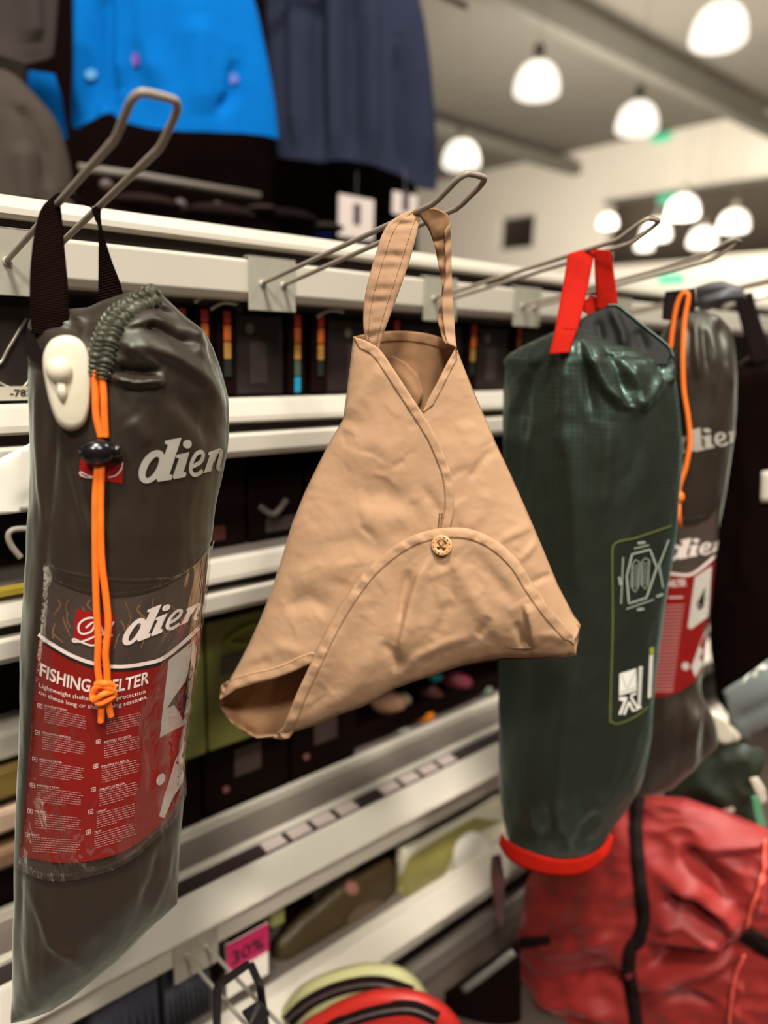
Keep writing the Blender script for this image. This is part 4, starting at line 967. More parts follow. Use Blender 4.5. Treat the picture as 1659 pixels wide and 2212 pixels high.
# grey blue pack with lettering
F5 = Frame((1.52, -.46, -.6))
tp = thing('fabric_pack', F5.P(1640, 1600, 0), 'grey blue fabric pack with white lettering and cream corner at the right edge', 'pack')
po, PT = panel('pack_body', cmat('pack_blue_grey', (122, 128, 124), .6, vary=(14, .12)), tp, F5, [(1562, 1492), (1600, 1468), (1660, 1425), (1760, 1370), (1780, 1520), (1700, 1550), (1640, 1580), (1605, 1600), (1575, 1560), (1572, 1530)], lambda x, y: .04+.03*np.sin((y-1400)/60), 9, .006, [([(1580, 1560), (1700, 1500)], -10, 16)])
decal('lettering', WPRINT, tp, PT, text2('TRE', lambda s, v: (1585+105*s, 1488-66*s-v*22+v*-2), .03), .005)
panel('pack_corner', cmat('pack_cream', (214, 204, 180), .6), tp, F5, [(1532, 1535), (1560, 1545), (1600, 1590), (1595, 1600), (1560, 1608), (1545, 1590)], lambda x, y: .05+0*x, 9, .006)
# green pouch
F6 = Frame((1.5, -.38, -.8))
gp_ = thing('green_pouch', F6.P(1570, 1790, 0), 'dark green pouch with white crescent label above the red bag', 'pouch')
_, G6 = sack('pouch_body', cmat('forest_nylon', (27, 34, 18), .6, vary=(10, .2)), gp_, F6, [(1580, 1500), (1640, 1470), (1700, 1440), (1760, 1420), (1800, 1470)], [(1580, 1640), (1640, 1650), (1750, 1640), (1800, 1655), (1830, 1650)], [(1420, 1720), (1440, 1690), (1500, 1640), (1540, 1612), (1600, 1598), (1650, 1620)], [(1420, 1740), (1470, 1745), (1540, 1758), (1600, 1790), (1650, 1810)], k=.5, ctop=50, cbot=50, nz=[(8, 12, 8, 2, True, None)], nth=60, ny=50)
decal('crescent_label', cmat('tag_white', (210, 200, 180)), gp_, G6, [(1510, 1738), (1530, 1748), (1560, 1746), (1582, 1740), (1588, 1748), (1578, 1757), (1550, 1760), (1520, 1752)], .004)
ribbon('green_trim', cmat('mint_green', (84, 160, 118)), gp_, F6, [(1624, 1720), (1630, 1760), (1640, 1790)], [(1640, 1720), (1648, 1760), (1655, 1785)], [.09, .09, .09], n=12)
ribbon('white_trim', cmat('tag_white', (210, 200, 180)), gp_, F6, [(1620, 1682), (1632, 1710), (1645, 1738)], [(1636, 1678), (1652, 1705), (1658, 1730)], [.085, .09, .09], n=12)

# ================================================================== big red bag, bottom right
F7 = Frame((1.33, -.33, -1.0))
rb = thing('red_bag', F7.P(1400, 2400, 0), 'large wrinkled red nylon bag with black straps filling the bottom right corner', 'bag')
crX = [([(1470, 1840), (1540, 1905), (1585, 1950)], -16, 16, 30), ([(1480, 1835), (1560, 1820), (1659, 1800)], 10, 24), ([(1430, 1900), (1500, 1925), (1560, 1975), (1590, 2020)], 12, 10, 24), ([(1420, 1950), (1480, 1945), (1540, 1990), (1570, 2020)], -10, 12), ([(1405, 1990), (1470, 1985), (1520, 2010), (1568, 2025)], 9, 12),
       ([(1390, 2030), (1480, 2022), (1590, 2035)], 10, 10, 22), ([(1390, 2095), (1480, 2062), (1590, 2040)], -14, 14, 22), ([(1380, 2130), (1440, 2105), (1560, 2070), (1600, 2050)], 12, 16), ([(1150, 2060), (1250, 2050), (1350, 2010)], 8, 18), ([(1160, 2120), (1240, 2110), (1350, 2100)], -10, 18),
       ([(1140, 2160), (1240, 2170), (1340, 2200)], 10, 16), ([(1400, 2140), (1500, 2150), (1560, 2180)], -9, 12), ([(1620, 2060), (1590, 2140), (1575, 2212)], 7, 8), ([(1640, 1810), (1640, 1900), (1620, 1990)], 6, 8), ([(1130, 1990), (1220, 1950), (1330, 1830)], -6, 26), ([(1200, 2010), (1300, 1980), (1380, 1900)], 6, 20)]
_, RBT = sack('bag_body', REDNY, rb, F7, [(1650, 1250), (1750, 1200), (1850, 1150), (2000, 1122), (2100, 1120), (2300, 1125), (2500, 1140)], [(1650, 1600), (1750, 1720), (1900, 1790), (2500, 1790)], [(1120, 1990), (1140, 1900), (1200, 1800), (1300, 1740), (1400, 1716), (1480, 1722), (1560, 1750), (1660, 1790), (1790, 1860)], [(1100, 2450), (1800, 2450)], k=.34, ctop=260, cbot=60, cr=[(c[0], c[1]*2.6)+tuple(c[2:]) for c in crX], nz=[(16, 5, 8, 3, True, None)], nth=180, ny=180)
def sdecal(name, m, parent, tree, pts, w, off, thick=.003):
    V2, T = stroke2(pts, w, 5); o = decal(name, m, parent, tree, (V2, T), off)
    if o: s = o.modifiers.new('t', 'SOLIDIFY'); s.thickness = thick
    return o
sdecal('strap', WEBF, rb, RBT, [(1378, 1720), (1374, 1800), (1382, 1900), (1390, 1985), (1378, 2030), (1362, 2050), (1358, 2100), (1368, 2160), (1378, 2240)], 30, .004)
sdecal('strap', WEBF, rb, RBT, [(1606, 2012), (1640, 2035), (1700, 2070)], 36, .006)
sdecal('piping', cmat('red_piping', (214, 84, 66)), rb, RBT, [(1608, 2060), (1590, 2110), (1582, 2160), (1572, 2240)], 7, .006, .002)
sdecal('piping', cmat('red_piping', (214, 84, 66)), rb, RBT, [(1650, 1815), (1650, 1880), (1625, 1960), (1608, 2010)], 7, .006, .002)
sdecal('strap', WEBF, rb, RBT, [(1125, 2035), (1160, 2034), (1190, 2030)], 24, .006)

# ================================================================== bottom centre pouches and loop
F8 = Frame((.80, -.28, -1.2))
def spool(name, label, outl, mbody, zip_pts, fr, d0):
    t = thing(name, fr.P(*np.mean(outl, 0), d0-.04), label, 'pouch')
    o = smooth_pts(outl, 5, True)
    v, f = puck(o, fr, d0, [(.9, -.06), (.98, -.045), (1, -.02), (.99, .005), (.94, .018), (.8, .028), (.5, .034), (.2, .036)])
    link('pouch_body', v, f, mbody, t)
    z = smooth_pts(zip_pts, 6)
    tr = bvh(v, f)
    o_ = decal('zip_tape', WEBF, t, tr, stroke2(z, 30), .004, label='black zip tape')
    tz = [hit(tr, a, b, .007) for a, b in z]; tz = [q for q in tz if q is not None]
    if len(tz) > 3: MB().tube(tz, .0028, 6, rf=lambda i, a: 1+.2*(i % 2)).link('zip', cmat('zip_grey', (70, 56, 52)), t, True)
    return t
spool('round_pouch', 'olive round zipped pouch at the bottom centre, behind the red one', [(590, 2212), (650, 2130), (720, 2095), (800, 2078), (870, 2090), (920, 2140), (950, 2230), (930, 2400), (800, 2480), (650, 2420), (580, 2300)], cmat('pale_olive', (172, 168, 116), .55, vary=(20, .15)), [(622, 2206), (668, 2164), (740, 2132), (820, 2122), (890, 2142)], F8, -.05)
spool('round_pouch', 'red round zipped pouch at the bottom edge in front of the olive one', [(640, 2240), (700, 2180), (790, 2140), (880, 2135), (950, 2160), (1000, 2220), (1010, 2320), (950, 2460), (800, 2500), (680, 2420)], mat('pouch_red', (176, 34, 24), .5, vary=(14, .15)), [(680, 2246), (740, 2208), (820, 2182), (890, 2176), (945, 2198)], F8, .055)
lp = thing('strap_loop', on(1, 520, 2150, -.2), 'black webbing loop threaded on the low zinc hook, bottom left', 'strap')
F9 = Frame((.443, -.20, -1.0))
lm = MB()
for a, b in [((470, 2130), (540, 2080)), ((540, 2080), (562, 2130)), ((470, 2130), (468, 2230)), ((562, 2130), (575, 2230))]:
    n_ = np.array(b, float)-np.array(a, float); n_ = np.array([-n_[1], n_[0]])/np.linalg.norm(n_)*9
    c = [np.array(a)+n_, np.array(b)+n_, np.array(b)-n_, np.array(a)-n_]
    v = [F9.P(q[0], q[1], -.008) for q in c]+[F9.P(q[0], q[1], .016) for q in c]
    lm.add(v, [(0, 1, 2, 3), (7, 6, 5, 4), (0, 4, 5, 1), (1, 5, 6, 2), (2, 6, 7, 3), (3, 7, 4, 0)])
lm.link('loop_band', BLACKP, lp, bevel=.002)
v = MB().box((0, 0, 0), (1, 1, 1))
bk = MB(); c = [(520, 2185), (560, 2160), (585, 2190), (548, 2230)]
vv = [F9.P(a, b, -.01) for a, b in c]+[F9.P(a, b, .03) for a, b in c]
bk.add(vv, [(0, 1, 2, 3), (7, 6, 5, 4), (0, 4, 5, 1), (1, 5, 6, 2), (2, 6, 7, 3), (3, 7, 4, 0)]); bk.link('buckle', BLACKP, lp, bevel=.003)

# dark bag with piping at the bottom, right of the pouches
F10 = Frame((1.05, -.1, -1.2))
db = thing('dark_pack', F10.P(1060, 2400, 0), 'dark pack with pale piping at the bottom, left of the red bag', 'pack')
_, D10 = sack('pack_body', DARKC, db, F10, [(2000, 960), (2500, 960)], [(2000, 1124), (2500, 1130)], [(950, 2150), (1020, 2100), (1118, 2030), (1130, 2025)], [(950, 2400), (1130, 2400)], k=.4, ctop=30, nth=50, ny=40)
sdecal('piping', cmat('pack_piping', (112, 108, 100)), db, D10, [(1000, 2140), (1060, 2095), (1110, 2056)], 14, .004)
# hang tag / leaflet below the green bag
F11 = Frame((1.0, -.2, -.9))
tag(ribbon('hang_tag', cmat('tag_mauve', (92, 60, 58), .5), None, F11, [(1062, 1850), (1060, 1900), (1072, 1980)], [(1082, 1845), (1090, 1920), (1084, 2010)], [.0, .0, .0], n=16, solid=.002), 'narrow twisted leaflet hanging below the corner of the green bag', 'tag')

# ================================================================== goods on the shelves
def goods(name, label, cat, x0, x1, y0, y1, z0, z1, m, group=None, bev=.003):
    t = thing(name, ((x0+x1)/2, (y0+y1)/2, z0), label, cat, group)
    MB().box((x0, y0, z0), (x1, y1, z1)).link('box_body', m, t, bevel=bev)
    return t
STR = [('stripe_red', (196, 54, 44)), ('stripe_orange', (206, 100, 34)), ('stripe_ochre', (196, 142, 60)), ('stripe_green', (66, 88, 70)), ('stripe_cyan', (24, 140, 176))]
sx = [on(1, px, 760, .05)[0] for px in (395, 443, 491, 642, 692, 855, 1021, 1119)]
names = ['left of the group beside the olive bag', 'second from the left beside the olive bag', 'third from the left beside the olive bag', 'fourth from the left, its cyan block showing', 'fifth from the left, just left of the tan bag', 'seen above the mouth of the tan bag', 'right of the tan bag strap', 'left of the green bag']
for i, x in enumerate(sx):
    z1_ = .048-.0*i; wd = .017
    t = goods('striped_box', 'black box with rainbow blocks, '+names[i], 'box', x-wd, x+wd, .05, .16, -.088, z1_, BLK, 'striped boxes on the second shelf')
    for k, (nm, cl) in enumerate(STR):
        h = .019 if k == 0 else .026; zt = .044-(.0 if k == 0 else .021+(k-1)*.0275)
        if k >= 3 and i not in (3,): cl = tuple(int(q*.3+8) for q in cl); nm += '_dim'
        if k == 4 and i != 3: continue
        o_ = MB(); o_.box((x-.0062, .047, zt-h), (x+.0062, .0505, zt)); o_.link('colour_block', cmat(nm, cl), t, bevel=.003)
for k, (xa, xb, lb) in enumerate([(sx[2]+.02, sx[3]-.02, 'dark box with a pale round spot between the striped boxes'), (sx[4]+.02, sx[5]-.02, 'dark grey box with faint lettering left of the tan bag mouth'), (sx[5]+.02, sx[6]-.02, 'dark box behind the tan bag strap'), (sx[6]+.02, sx[7]-.02, 'dark box just left of the green bag'), (sx[7]+.02, 1.6, 'wide dark box mostly behind the green bag')]):
    t = goods('display_box', lb, 'box', xa, xb, .06, .17, -.088, .040, cmat('dark_brown_card', (38, 26, 24)), None)
    cx_ = (xa+xb)/2
    v = [(cx_+.008*math.cos(a)-.02, .0585, .018+.009*math.sin(a)) for a in np.linspace(0, 2*math.pi, 16)[:-1]]+[(cx_+.008*math.cos(a)-.02, .0605, .018+.009*math.sin(a)) for a in np.linspace(0, 2*math.pi, 16)[:-1]]
    link('round_spot', v, [tuple(range(15)), tuple(range(29, 14, -1))]+[(i, (i+1) % 15, (i+1) % 15+15, i+15) for i in range(15)], cmat('spot_grey', (120, 112, 104)), t, False)
    MB().box((cx_-.02, .0585, -.07), (cx_+.012, .0605, -.002)).link('info_panel', cmat('info_grey', (64, 52, 48)), t)
# blister pack far left
t = goods('blister_pack', 'clear blister pack of dark tackle at the left edge behind the strap', 'pack', .12, .285, .05, .08, -.088, .035, cmat('blister_dark', (46, 34, 30)))
for pl in [[(.16, .02), (.185, -.02), (.175, -.075)], [(.265, .02), (.24, -.02), (.225, -.04), (.20, -.02)], [(.215, -.03), (.222, -.06), (.25, -.072), (.27, -.05)], [(.14, 0), (.15, -.05)]]:
    MB().tube([(a, .046, b) for a, b in smooth_pts(pl, 5)], .0022, 6).link('wire_piece', WIREZ, t, True)
MB().box((.20, .040, -.086), (.29, .042, -.068)).link('price_strip', cmat('strip_grey', (190, 180, 160)), t)
V2, T = text2('-7829', lambda s, v: (s*.034, v*.009), .02)
link('price_number', [(.236+a, .0393, -.081+b) for a, b in V2], T, CARDB, t, False)
# little silver prongs under the top rail
for px, py, lb in [(420, 652, 'left of the second bracket, upper'), (455, 668, 'left of the second bracket, lower'), (660, 655, 'right of the second bracket, upper'), (685, 684, 'right of the second bracket, lower')]:
    q = on(1, px, py, .035); q2 = on(1, px+55, py-12, .035)
    tag(MB().tube(smooth_pts([q, (q+q2)/2+np.array([0, 0, .006]), q2, q2+np.array([.002, .01, .008])], 6), .0028, 8).link('display_prong', WIREZ, None, True), 'small blurred silver prong under the top rail, '+lb, 'prong', 'prongs under the top rail')
# row on the third shelf: dark packs with a few accents
xs = .30; k = 0
LB3 = ['first', 'second', 'third', 'fourth', 'fifth', 'sixth', 'seventh', 'eighth', 'ninth', 'tenth']
while xs < 1.75:
    wd = random.uniform(.11, .19); h = random.uniform(.11, .15)
    t = goods('tackle_box', 'dark tackle pack on the third shelf, %s from the left' % LB3[k], 'box', xs, xs+wd-.006, .07, .2, -.342, -.342+h, BLK, 'dark packs on the third shelf')
    mb = MB()
    cx_ = xs+wd*.45; a = random.uniform(-.3, .3)
    mb.tube(smooth_pts([(cx_-.035, .064, -.28), (cx_-.01, .058, -.295+.01*a), (cx_+.02, .064, -.275)], 6), .006, 8).link('pale_grip', cmat('grip_grey', (94, 82, 76)), t, True)
    MB().box((cx_-.02, .067, -.33), (cx_+.05, .0705, -.305)).link('accent_band', cmat('accent_%d' % (k % 3), [(112, 34, 18), (70, 24, 20), (60, 50, 44)][k % 3]), t)
    xs += wd; k += 1
# bottom level: stacked boxes at Y .15
gb1 = goods('green_box', 'olive green printed box stacked behind the lower corner of the tan bag', 'box', .36, .54, .13, .30, -.76, -.50, GRN)
gb2 = goods('green_box', 'second olive green box, right behind the left panel of the tan bag', 'box', .545, .73, .13, .30, -.76, -.50, GRN)
for t, x in ((gb1, .45), (gb2, .635)):
    mb = MB(); mb.tube(smooth_pts([(x-.05, .129, -.545), (x, .129, -.525), (x+.05, .129, -.545), (x, .129, -.56)], 6, True), .006, 8, closed=True); mb.link('printed_ring', LIME, t, True)
    MB().box((x-.06, .1265, -.61), (x+.05, .1300, -.575)).link('printed_band', cmat('band_grey', (92, 88, 74)), t)
    MB().tube(smooth_pts([(x, .127, -.64), (x+.016, .127, -.66), (x+.008, .127, -.70), (x-.008, .127, -.69), (x-.012, .127, -.66)], 5, True), .0045, 8, closed=True).link('printed_drop', cmat('drop_dark', (60, 66, 26)), t, True)
    MB().box((x-.09, .129, -.50), (x+.09, .30, -.488)).link('box_lid', BLK, t)
for x0_, x1_, za, zb, lb in [(.36, .54, -.925, -.762, 'black box under the first olive green box'), (.545, .74, -.925, -.762, 'black box under the second olive green box'), (.75, .92, -.925, -.56, 'tall black box with a grey label under the tan bag'), (.05, .35, -.925, -.70, 'black box on the lower shelf at the left edge'), (1.0, 1.6, -.925, -.62, 'wide black box behind the loose bright packets')]:
    t = goods('black_box', lb, 'box', x0_, x1_, .16 if x0_ < .9 else .31, .34, za, zb, BLK)
    cx_ = (x0_+x1_)/2
    if x0_ > .9: continue
    MB().box((cx_-.03, .1575, za+.07), (cx_+.03, .1605, za+.13)).link('box_label', cmat('label_brown', (74, 58, 52)), t)
    MB().add([(cx_-.05+.007*math.cos(a), .157, za+.05+.007*math.sin(a)) for a in np.linspace(0, 2*math.pi, 13)[:-1]]+[(cx_-.05+.007*math.cos(a), .1605, za+.05+.007*math.sin(a)) for a in np.linspace(0, 2*math.pi, 13)[:-1]], [tuple(range(12)), tuple(range(23, 11, -1))]+[(i, (i+1) % 12, (i+1) % 12+12, i+12) for i in range(12)]).link('round_sticker', cmat('sticker_pink', (140, 86, 76)), t)
tray = goods('tray', 'black tray holding loose bright packets behind the tan bag', 'tray', .93, 1.62, .19, .30, -.925, -.885, BLK)
pkts = [((940, 1462), (14, 9), 'cyan_foil', (40, 196, 190), 'cyan'), ((985, 1472), (30, 16), 'pink_foil', (150, 62, 76), 'pink'), ((1030, 1488), (30, 14), 'sage_foil', (120, 132, 110), 'sage green'), ((838, 1518), (34, 22), 'peach_foil', (216, 164, 128), 'peach'),
        ((900, 1545), (34, 18), 'orange_foil', (230, 128, 30), 'orange'), ((870, 1512), (16, 14), 'cream_foil', (214, 196, 158), 'cream'), ((930, 1508), (26, 24), 'brown_foil', (104, 54, 46), 'brown domed'), ((850, 1578), (36, 14), 'silver_foil', (142, 142, 130), 'silver'), ((965, 1535), (22, 14), 'black_foil', (50, 36, 32), 'dark')]
for (px, py), (rx, ry), nm, cl, lb in pkts:
    q = on(1, px, py, .22); s = -(M@(q-CAM))[2]/F; fr = Frame(q)
    v, f = ellipsoid(fr, px, py, 0, rx*s*1.15, ry*s*1.15, rx*s*.6, 20, 12)
    v = [p+np.array([0, 0, .1])*s*ry*math.sin(i*.7) for i, p in enumerate(v)]
    tag(link('packet', v, f, cmat(nm, cl, .35), None), 'small %s packet lying in the black tray below the tan bag' % lb, 'packet')
# left edge pieces
for (px, py, wx, hz, nm, cl, lb) in [(12, 1606, 60, 70, 'edge_white', (206, 196, 176), 'pale cloth pack at the left edge, upper'), (10, 1688, 55, 80, 'edge_yellow', (120, 96, 40), 'yellow and black box at the left edge'), (8, 1770, 60, 60, 'edge_beige', (178, 150, 124), 'beige folded cloth at the left edge'), (10, 1850, 60, 50, 'edge_tan', (120, 88, 64), 'tan folded cloth at the left edge, lowest')]:
    q = on(1, px, py, .10); s = -(M@(q-CAM))[2]/F
    goods('edge_pack', lb, 'pack', q[0]-wx*s*.9, q[0]+wx*s*.9, .09, .16, q[2]-hz*s*.48, q[2]+hz*s*.48, cmat(nm, cl, .6, vary=(30, .3)), bev=.008)
F12 = Frame((.12, -.10, -.2), (0, -1, 0))
pc = thing('paper_card', F12.P(20, 1100, 0), 'bright white paper card hanging on the second rail at the left edge', 'card')
panel('card_sheet', cmat('paper_white', (246, 238, 220), .7), pc, F12, [(-60, 985), (0, 990), (110, 935), (110, 1040), (110, 1100), (0, 1113), (-60, 1113)], lambda x, y: .02+0*x, 12, .0015, [([(0, 980), (66, 1080)], 3, 30)])
F13 = Frame((.16, .03, -.3), (0, -1, 0))
tag(MB().tube([F13.P(a, b, .0) for a, b in smooth_pts([(60, 1142), (30, 1144), (18, 1156), (24, 1178), (45, 1205)], 6)], .0042, 8).link('loop_grip', cmat('grip_pale', (150, 138, 128)), None, True), 'pale curved grip below the white paper card at the left edge', 'grip')
tag(MB().box((-.1, .0, -.338), (.30, .02, -.330)).link('yellow_edge', cmat('yellow_strip', (150, 130, 40)), None), 'thin yellow strip on the third shelf at the left edge', 'strip')

# level below the low rail
def flatpack(name, label, cat, poly, fr, d0, th, m, cr=(), bulge=.0):
    t = thing(name, fr.P(*np.mean(poly, 0), d0), label, cat)
    pp = np.array(poly, float)
    def df(x, y):
        dd, _, _ = segdist(x, y, np.vstack([pp, pp[:1]])); return d0+bulge*prof(dd, 60)
    o, tr = panel('pack_body', m, t, fr, poly, df, 10, th, cr)
    return t, tr
F14 = Frame((1.1, .08, -1.1), (0, -1, 0))
t, tr = flatpack('pouch_pack', 'glossy cream and olive foil pack under the low shelf, left of the green bag', 'pack', [(858, 1830), (1000, 1756), (1085, 1708), (1102, 1800), (1060, 1880), (980, 1925), (860, 1960)], F14, .0, .012, mat('foil_cream', (226, 218, 190), .3, spec=.6), [([(860, 1900), (950, 1860), (1060, 1800)], 8, 30)], .03)
decal('olive_print', cmat('foil_olive', (150, 142, 76)), t, tr, [(862, 1905), (880, 1850), (960, 1800), (1020, 1765), (1085, 1770), (1040, 1790), (980, 1830), (950, 1900), (866, 1950)], .010)
decal('painted_glint', cmat('foil_glint', (250, 244, 226), .35), t, tr, arcp(1010, 1838, 36, 46, 0, 345, 18, 25), .013)  # glint on the glossy foil, painted as a pale disc
t, tr = flatpack('olive_pack', 'dark olive pack with a pale ellipse between the low rails', 'pack', [(590, 2040), (640, 1985), (740, 1905), (840, 1850), (862, 1880), (862, 1960), (760, 2030), (610, 2110), (595, 2100)], Frame((.85, .10, -1.1), (0, -1, 0)), .0, .012, cmat('olive_dark_card', (70, 54, 26), .5, vary=(12, .3)), (), .03)
decal('pale_ellipse', cmat('ellipse_brown', (104, 84, 62)), t, tr, arcp(790, 1968, 48, 22, 0, 345, 20, -25), .010)
decal('pink_dot', cmat('dot_pink', (150, 100, 86)), t, tr, arcp(757, 1918, 14, 12, 0, 340, 12), .010)
for px, py, r_, cl, lb in [(602, 1985, 18, (160, 158, 90), 'small yellow green packet under the low rail beside the price card'), (1120, 1920, 26, (214, 200, 112), 'yellow packet right below the red base strap'), (930, 2012, 40, (110, 104, 40), 'olive yellow packet right of the pouches')]:
    q = on(1, px, py, .08); s = -(M@(q-CAM))[2]/F
    goods('packet', lb, 'packet', q[0]-r_*s, q[0]+r_*s, .08, .12, q[2]-r_*s*1.1, q[2]+r_*s*1.1, cmat('pk%d' % px, cl), bev=.006)
t = thing('price_card', on(1, 530, 2080, .03), 'pink and white price card under the low rail beside the zinc hook', 'card')
q = on(1, 535, 2060, .02); s = 1.36/F
MB().box((q[0]-.045, .02, q[2]-.075), (q[0]+.045, .022, q[2]+.045)).link('card_sheet', cmat('paper_white', (246, 238, 220), .7), t)
MB().box((q[0]-.045, .018, q[2]-.018), (q[0]+.045, .020, q[2]+.045)).link('pink_band', PINK, t)
V2, T = text2('30%', lambda s_, v_: (s_*.07, v_*.03), .02)
link('card_number', [(q[0]-.035+a, .0172, q[2]-.004+b) for a, b in V2], T, CARDB, t, False)
for k, (x0_, x1_, cl, lb) in enumerate([(.28, .40, (54, 50, 62), 'grey violet cloth pack under the low rail, leftmost'), (.41, .50, (76, 76, 84), 'grey blue ribbed pack under the zinc bracket')]):
    t = thing('ribbed_pack', ((x0_+x1_)/2, .06, -1.33), lb, 'pack')
    n = 18; prof_ = []
    pts = [(x0_+(x1_-x0_)*i/n, .06+.006*math.cos(i*math.pi)) for i in range(n+1)]
    v = [(a, b, -1.09) for a, b in pts]+[(a, b, -1.262) for a, b in pts]+[(a, .16, -1.09) for a, b in pts]+[(a, .16, -1.262) for a, b in pts]; N = n+1
    f = [(i, i+N, i+N+1, i+1) for i in range(n)]+[(i, i+1, i+1+2*N, i+2*N) for i in range(n)]+[(0, 2*N, 3*N, N), (n, n+N, n+3*N, n+2*N)]+[(i+2*N, i+1+2*N, i+1+3*N, i+3*N) for i in range(n)]+[(i+N, i+3*N, i+1+3*N, i+1+N) for i in range(n)]
    link('pack_body', v, f, cmat('cloth_%d' % k, cl, .8), t)
for k, (x0_, x1_, lb) in enumerate([(.60, .80, 'black box behind the pink price card on the lowest shelf'), (.95, 1.25, 'black box on the lowest shelf behind the foil pack'), (1.3, 1.7, 'black box on the lowest shelf behind the red bag')]):
    goods('dark_box', lb, 'box', x0_, x1_, .15, .36, -1.262, -1.09, BLK)

pl = thing('shelf_base', (1.5, .2, -1.5), 'dark base and low goods under the lowest shelf', 'base')
MB().box((X0, .03, -1.5), (X1, .40, -1.375)).link('plinth', BLK, pl)
MB().box((X0, -.0, -1.49), (X1, .03, -1.44)).link('kick_strip', RAIL_TOP, pl)

# ================================================================== garments on the rack behind
def garment(name, label, cat, fr, xl, xr, yt, yb, m, k=.18, cr=(), nz=(), nth=110, ny=90):
    t = thing(name, fr.P((xl[0][1]+xr[0][1])/2, yb[0][1], 0), label, cat)
    _, tr = sack('cloth', m, t, fr, xl, xr, yt, yb, k=k, cr=cr, nz=nz, nth=nth, ny=ny, cbot=0)
    return t, tr
G1 = Frame((1.0, 1.25, .6))
folds = [([(175, -60), (172, 120), (178, 270)], 22, 9), ([(205, -60), (200, 250)], -26, 9), ([(232, -60), (240, 120), (236, 250)], -28, 10), ([(262, -60), (260, 200)], 20, 16), ([(300, -60), (310, 80), (340, 200)], 14, 22), ([(420, 20), (430, 160), (440, 260)], 12, 30), ([(515, 120), (510, 200), (470, 250)], -14, 14)]
t, tr = garment('blue_jacket', 'bright blue fleece jacket hanging at the top, hem above the black garments', 'jacket', G1, [(-80, 150), (100, 152), (290, 150)], [(-80, 515), (0, 548), (100, 568), (200, 585), (300, 600)], [(100, -80), (620, -80)], [(145, 272), (170, 278), (210, 252), (240, 240), (262, 262), (320, 276), (400, 284), (520, 286), (570, 292), (600, 300)], BLUE, .2, boost(folds, 1.7), [(14, 5, 2, 2, False, None)])
sack('sleeve', BLUE, t, Frame((.75, 1.35, .6)), [(140, 60), (330, 60)], [(140, 110), (200, 130), (260, 142), (330, 150)], [(50, 150), (150, 165)], [(50, 300), (150, 300)], k=.3, nth=40, ny=30)
decal('pocket_mark', cmat('mark_magenta', (112, 70, 170)), t, tr, arcp(294, 130, 12, 16, 0, 340, 12), .01)
decal('pocket_mark', cmat('mark_violet', (60, 90, 180)), t, tr, arcp(505, 172, 12, 12, 0, 340, 12), .01)
decal('pocket_mark', cmat('mark_cyan', (90, 170, 220)), t, tr, arcp(195, 162, 12, 12, 0, 340, 12), .01)
G2 = Frame((1.75, 1.45, .6))
nf = [([(640, -60), (650, 340)], 24, 16), ([(680, -60), (690, 360)], -28, 14), ([(720, -60), (725, 380)], 26, 16), ([(760, -60), (765, 380)], -22, 12), ([(800, -60), (805, 380)], 20, 18), ([(870, 80), (880, 400)], -34, 10), ([(905, -60), (918, 400)], 26, 14)]
garment('navy_trousers', 'slate navy garment with long vertical folds hanging right of the blue jacket', 'garment', G2, [(-80, 570), (100, 580), (300, 600), (420, 610)], [(-80, 900), (0, 912), (100, 928), (250, 938), (420, 944)], [(560, -80), (950, -80)], [(560, 330), (640, 345), (700, 350), (760, 345), (820, 360), (880, 380), (905, 408), (945, 412)], NAVY, .16, boost(nf, 1.7), [(16, 4, 1.5, 2, False, None)])
G3 = Frame((1.35, 2.1, .5))
garment('black_garment', 'long black garment filling the dark gap under the blue jacket', 'garment', G3, [(-80, 60), (600, 60)], [(-80, 900), (600, 905)], [(0, -80), (950, -80)], [(0, 560), (950, 560)], DARKC, .03, [([(400, 200), (420, 500)], 30, 30), ([(700, 300), (720, 500)], -30, 20)], [(20, 3, 2, 2, False, None)])
G4 = Frame((.62, 1.0, .5))
garment('grey_jacket', 'grey jacket with a rounded shoulder at the left edge above the shelf', 'jacket', G4, [(140, -160), (500, -160)], [(150, 20), (200, 70), (260, 118), (330, 145), (400, 160), (520, 165)], [(-170, 140), (-40, 140), (10, 150), (50, 175), (90, 215), (130, 262), (150, 320), (165, 400)], [(-170, 540), (170, 540)], GREYC, .35, [([(20, 230), (60, 250), (100, 330), (110, 420)], -20, 14), ([(40, 300), (60, 460)], 20, 22)], [(10, 6, 4, 2, False, None)])
G5 = Frame((.60, 1.12, .9))
garment('dark_jacket', 'dark brown grey jacket in the top left corner', 'jacket', G5, [(-80, -120), (200, -120)], [(-80, 130), (100, 118), (160, 100)], [(-150, -80), (140, -80)], [(-150, 120), (0, 118), (60, 138), (100, 128), (140, 110)], cmat('brown_grey_cloth', (58, 47, 42), .9, vary=(10, .2)), .2, [([(60, -60), (70, 100)], 20, 20)], [(10, 6, 4, 2, False, None)])
G7 = Frame((1.0, .92, .45), (0, -1, 0))
rl = thing('garment_bar', G7.P(380, 420, 0), 'blurred grey bar crossing behind the near peg hook', 'bar')
MB().tube([G7.P(a, b, 0) for a, b in [(170, 362), (300, 380), (560, 424)]], .0105, 12).link('bar_tube', cmat('bar_grey', (122, 112, 100), .5), rl, True)
for a, b in [(230, 400), (390, 442), (470, 448)]:
    MB().add(*ellipsoid(G7, a, b, 0, .018, .015, .012)).link('bar_fitting', cmat('fitting_brown', (84, 68, 62)), rl, True)
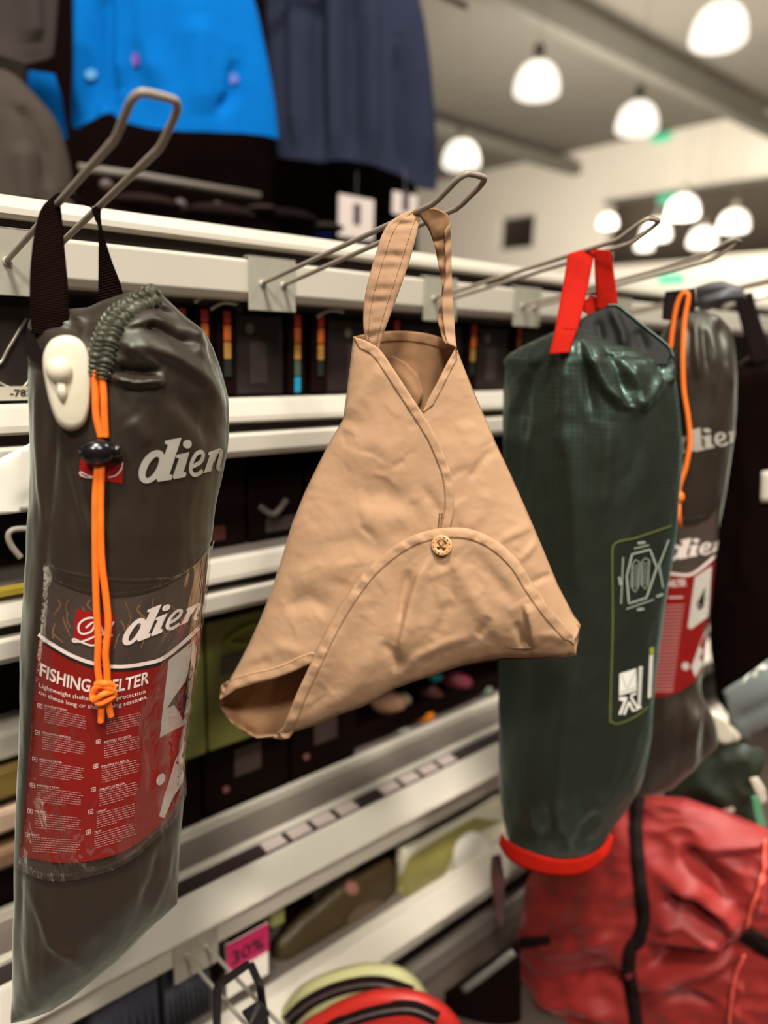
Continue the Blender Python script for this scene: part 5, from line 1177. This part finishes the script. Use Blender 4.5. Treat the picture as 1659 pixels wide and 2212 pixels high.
for px0, py0, px1, py1, lb in [(733, 418, 806, 520, 'white swing tag below the navy garment, with a dark mark'), (850, 412, 900, 470, 'smaller white tag partly behind the tan strap')]:
    a = on(1, px0, py0, 1.1); b = on(1, px1, py1, 1.1)
    t = thing('swing_tag', ((a[0]+b[0])/2, 1.1, b[2]), lb, 'tag')
    MB().box((a[0], 1.1, b[2]), (b[0], 1.106, a[2])).link('tag_sheet', cmat('tag_pinkwhite', (228, 212, 200), .7), t)
    cx_ = (a[0]+b[0])/2; cz_ = (a[2]+b[2])/2
    MB().box((cx_-.015, 1.096, cz_-.02), (cx_+.015, 1.1, cz_+.045)).link('tag_mark', cmat('mark_mauve', (92, 70, 80)), t)
    MB().tube([(cx_, 1.103, a[2]-.004), (cx_+.02, 1.13, a[2]+.09)], .0015, 5).link('tag_string', CARDB, t)
rs_ = thing('rear_shelf', (1.2, .8, -1.5), 'dark shelf unit of the next aisle just behind the top shelf', 'shelf')
MB().box((-.3, .6, .23), (2.6, 1.02, .25)).link('deck', cmat('panel_dark', (58, 42, 36)), rs_)
MB().box((-.3, .59, -1.5), (2.6, .60, .23)).link('panel', cmat('panel_dark', (58, 42, 36)), rs_)
MB().tube([(.0, 1.3, 1.32), (2.3, 1.3, 1.32)], .015, 10).link('rail_bar', WIREZ, thing('garment_rail', (1.2, 1.3, 1.3), 'chrome rail above the frame that the garments hang from', 'rail'), True)
k7 = thing('goods_pile', on(1, 650, 480, .7), 'low pile of dark folded goods just behind the top shelf', 'pile')
for i, (px, py, rr, cl) in enumerate([(320, 440, 60, (52, 38, 34)), (480, 462, 64, (44, 32, 30)), (620, 470, 60, (30, 20, 20)), (700, 492, 34, (64, 58, 54)), (560, 452, 22, (92, 76, 72)), (690, 512, 14, (30, 44, 120))]):
    q = on(1, px, py, .8); fr = Frame(q, (0, -1, 0)); s = -(M@(q-CAM))[2]/F
    v, f = ellipsoid(fr, px, py, 0, rr*s*1.25, rr*s*.3, .06, 24, 12); link('folded_item', v, f, cmat('pile%d' % i, tuple(int(c*.75) for c in cl), .95, spec=.05), k7)

settle()
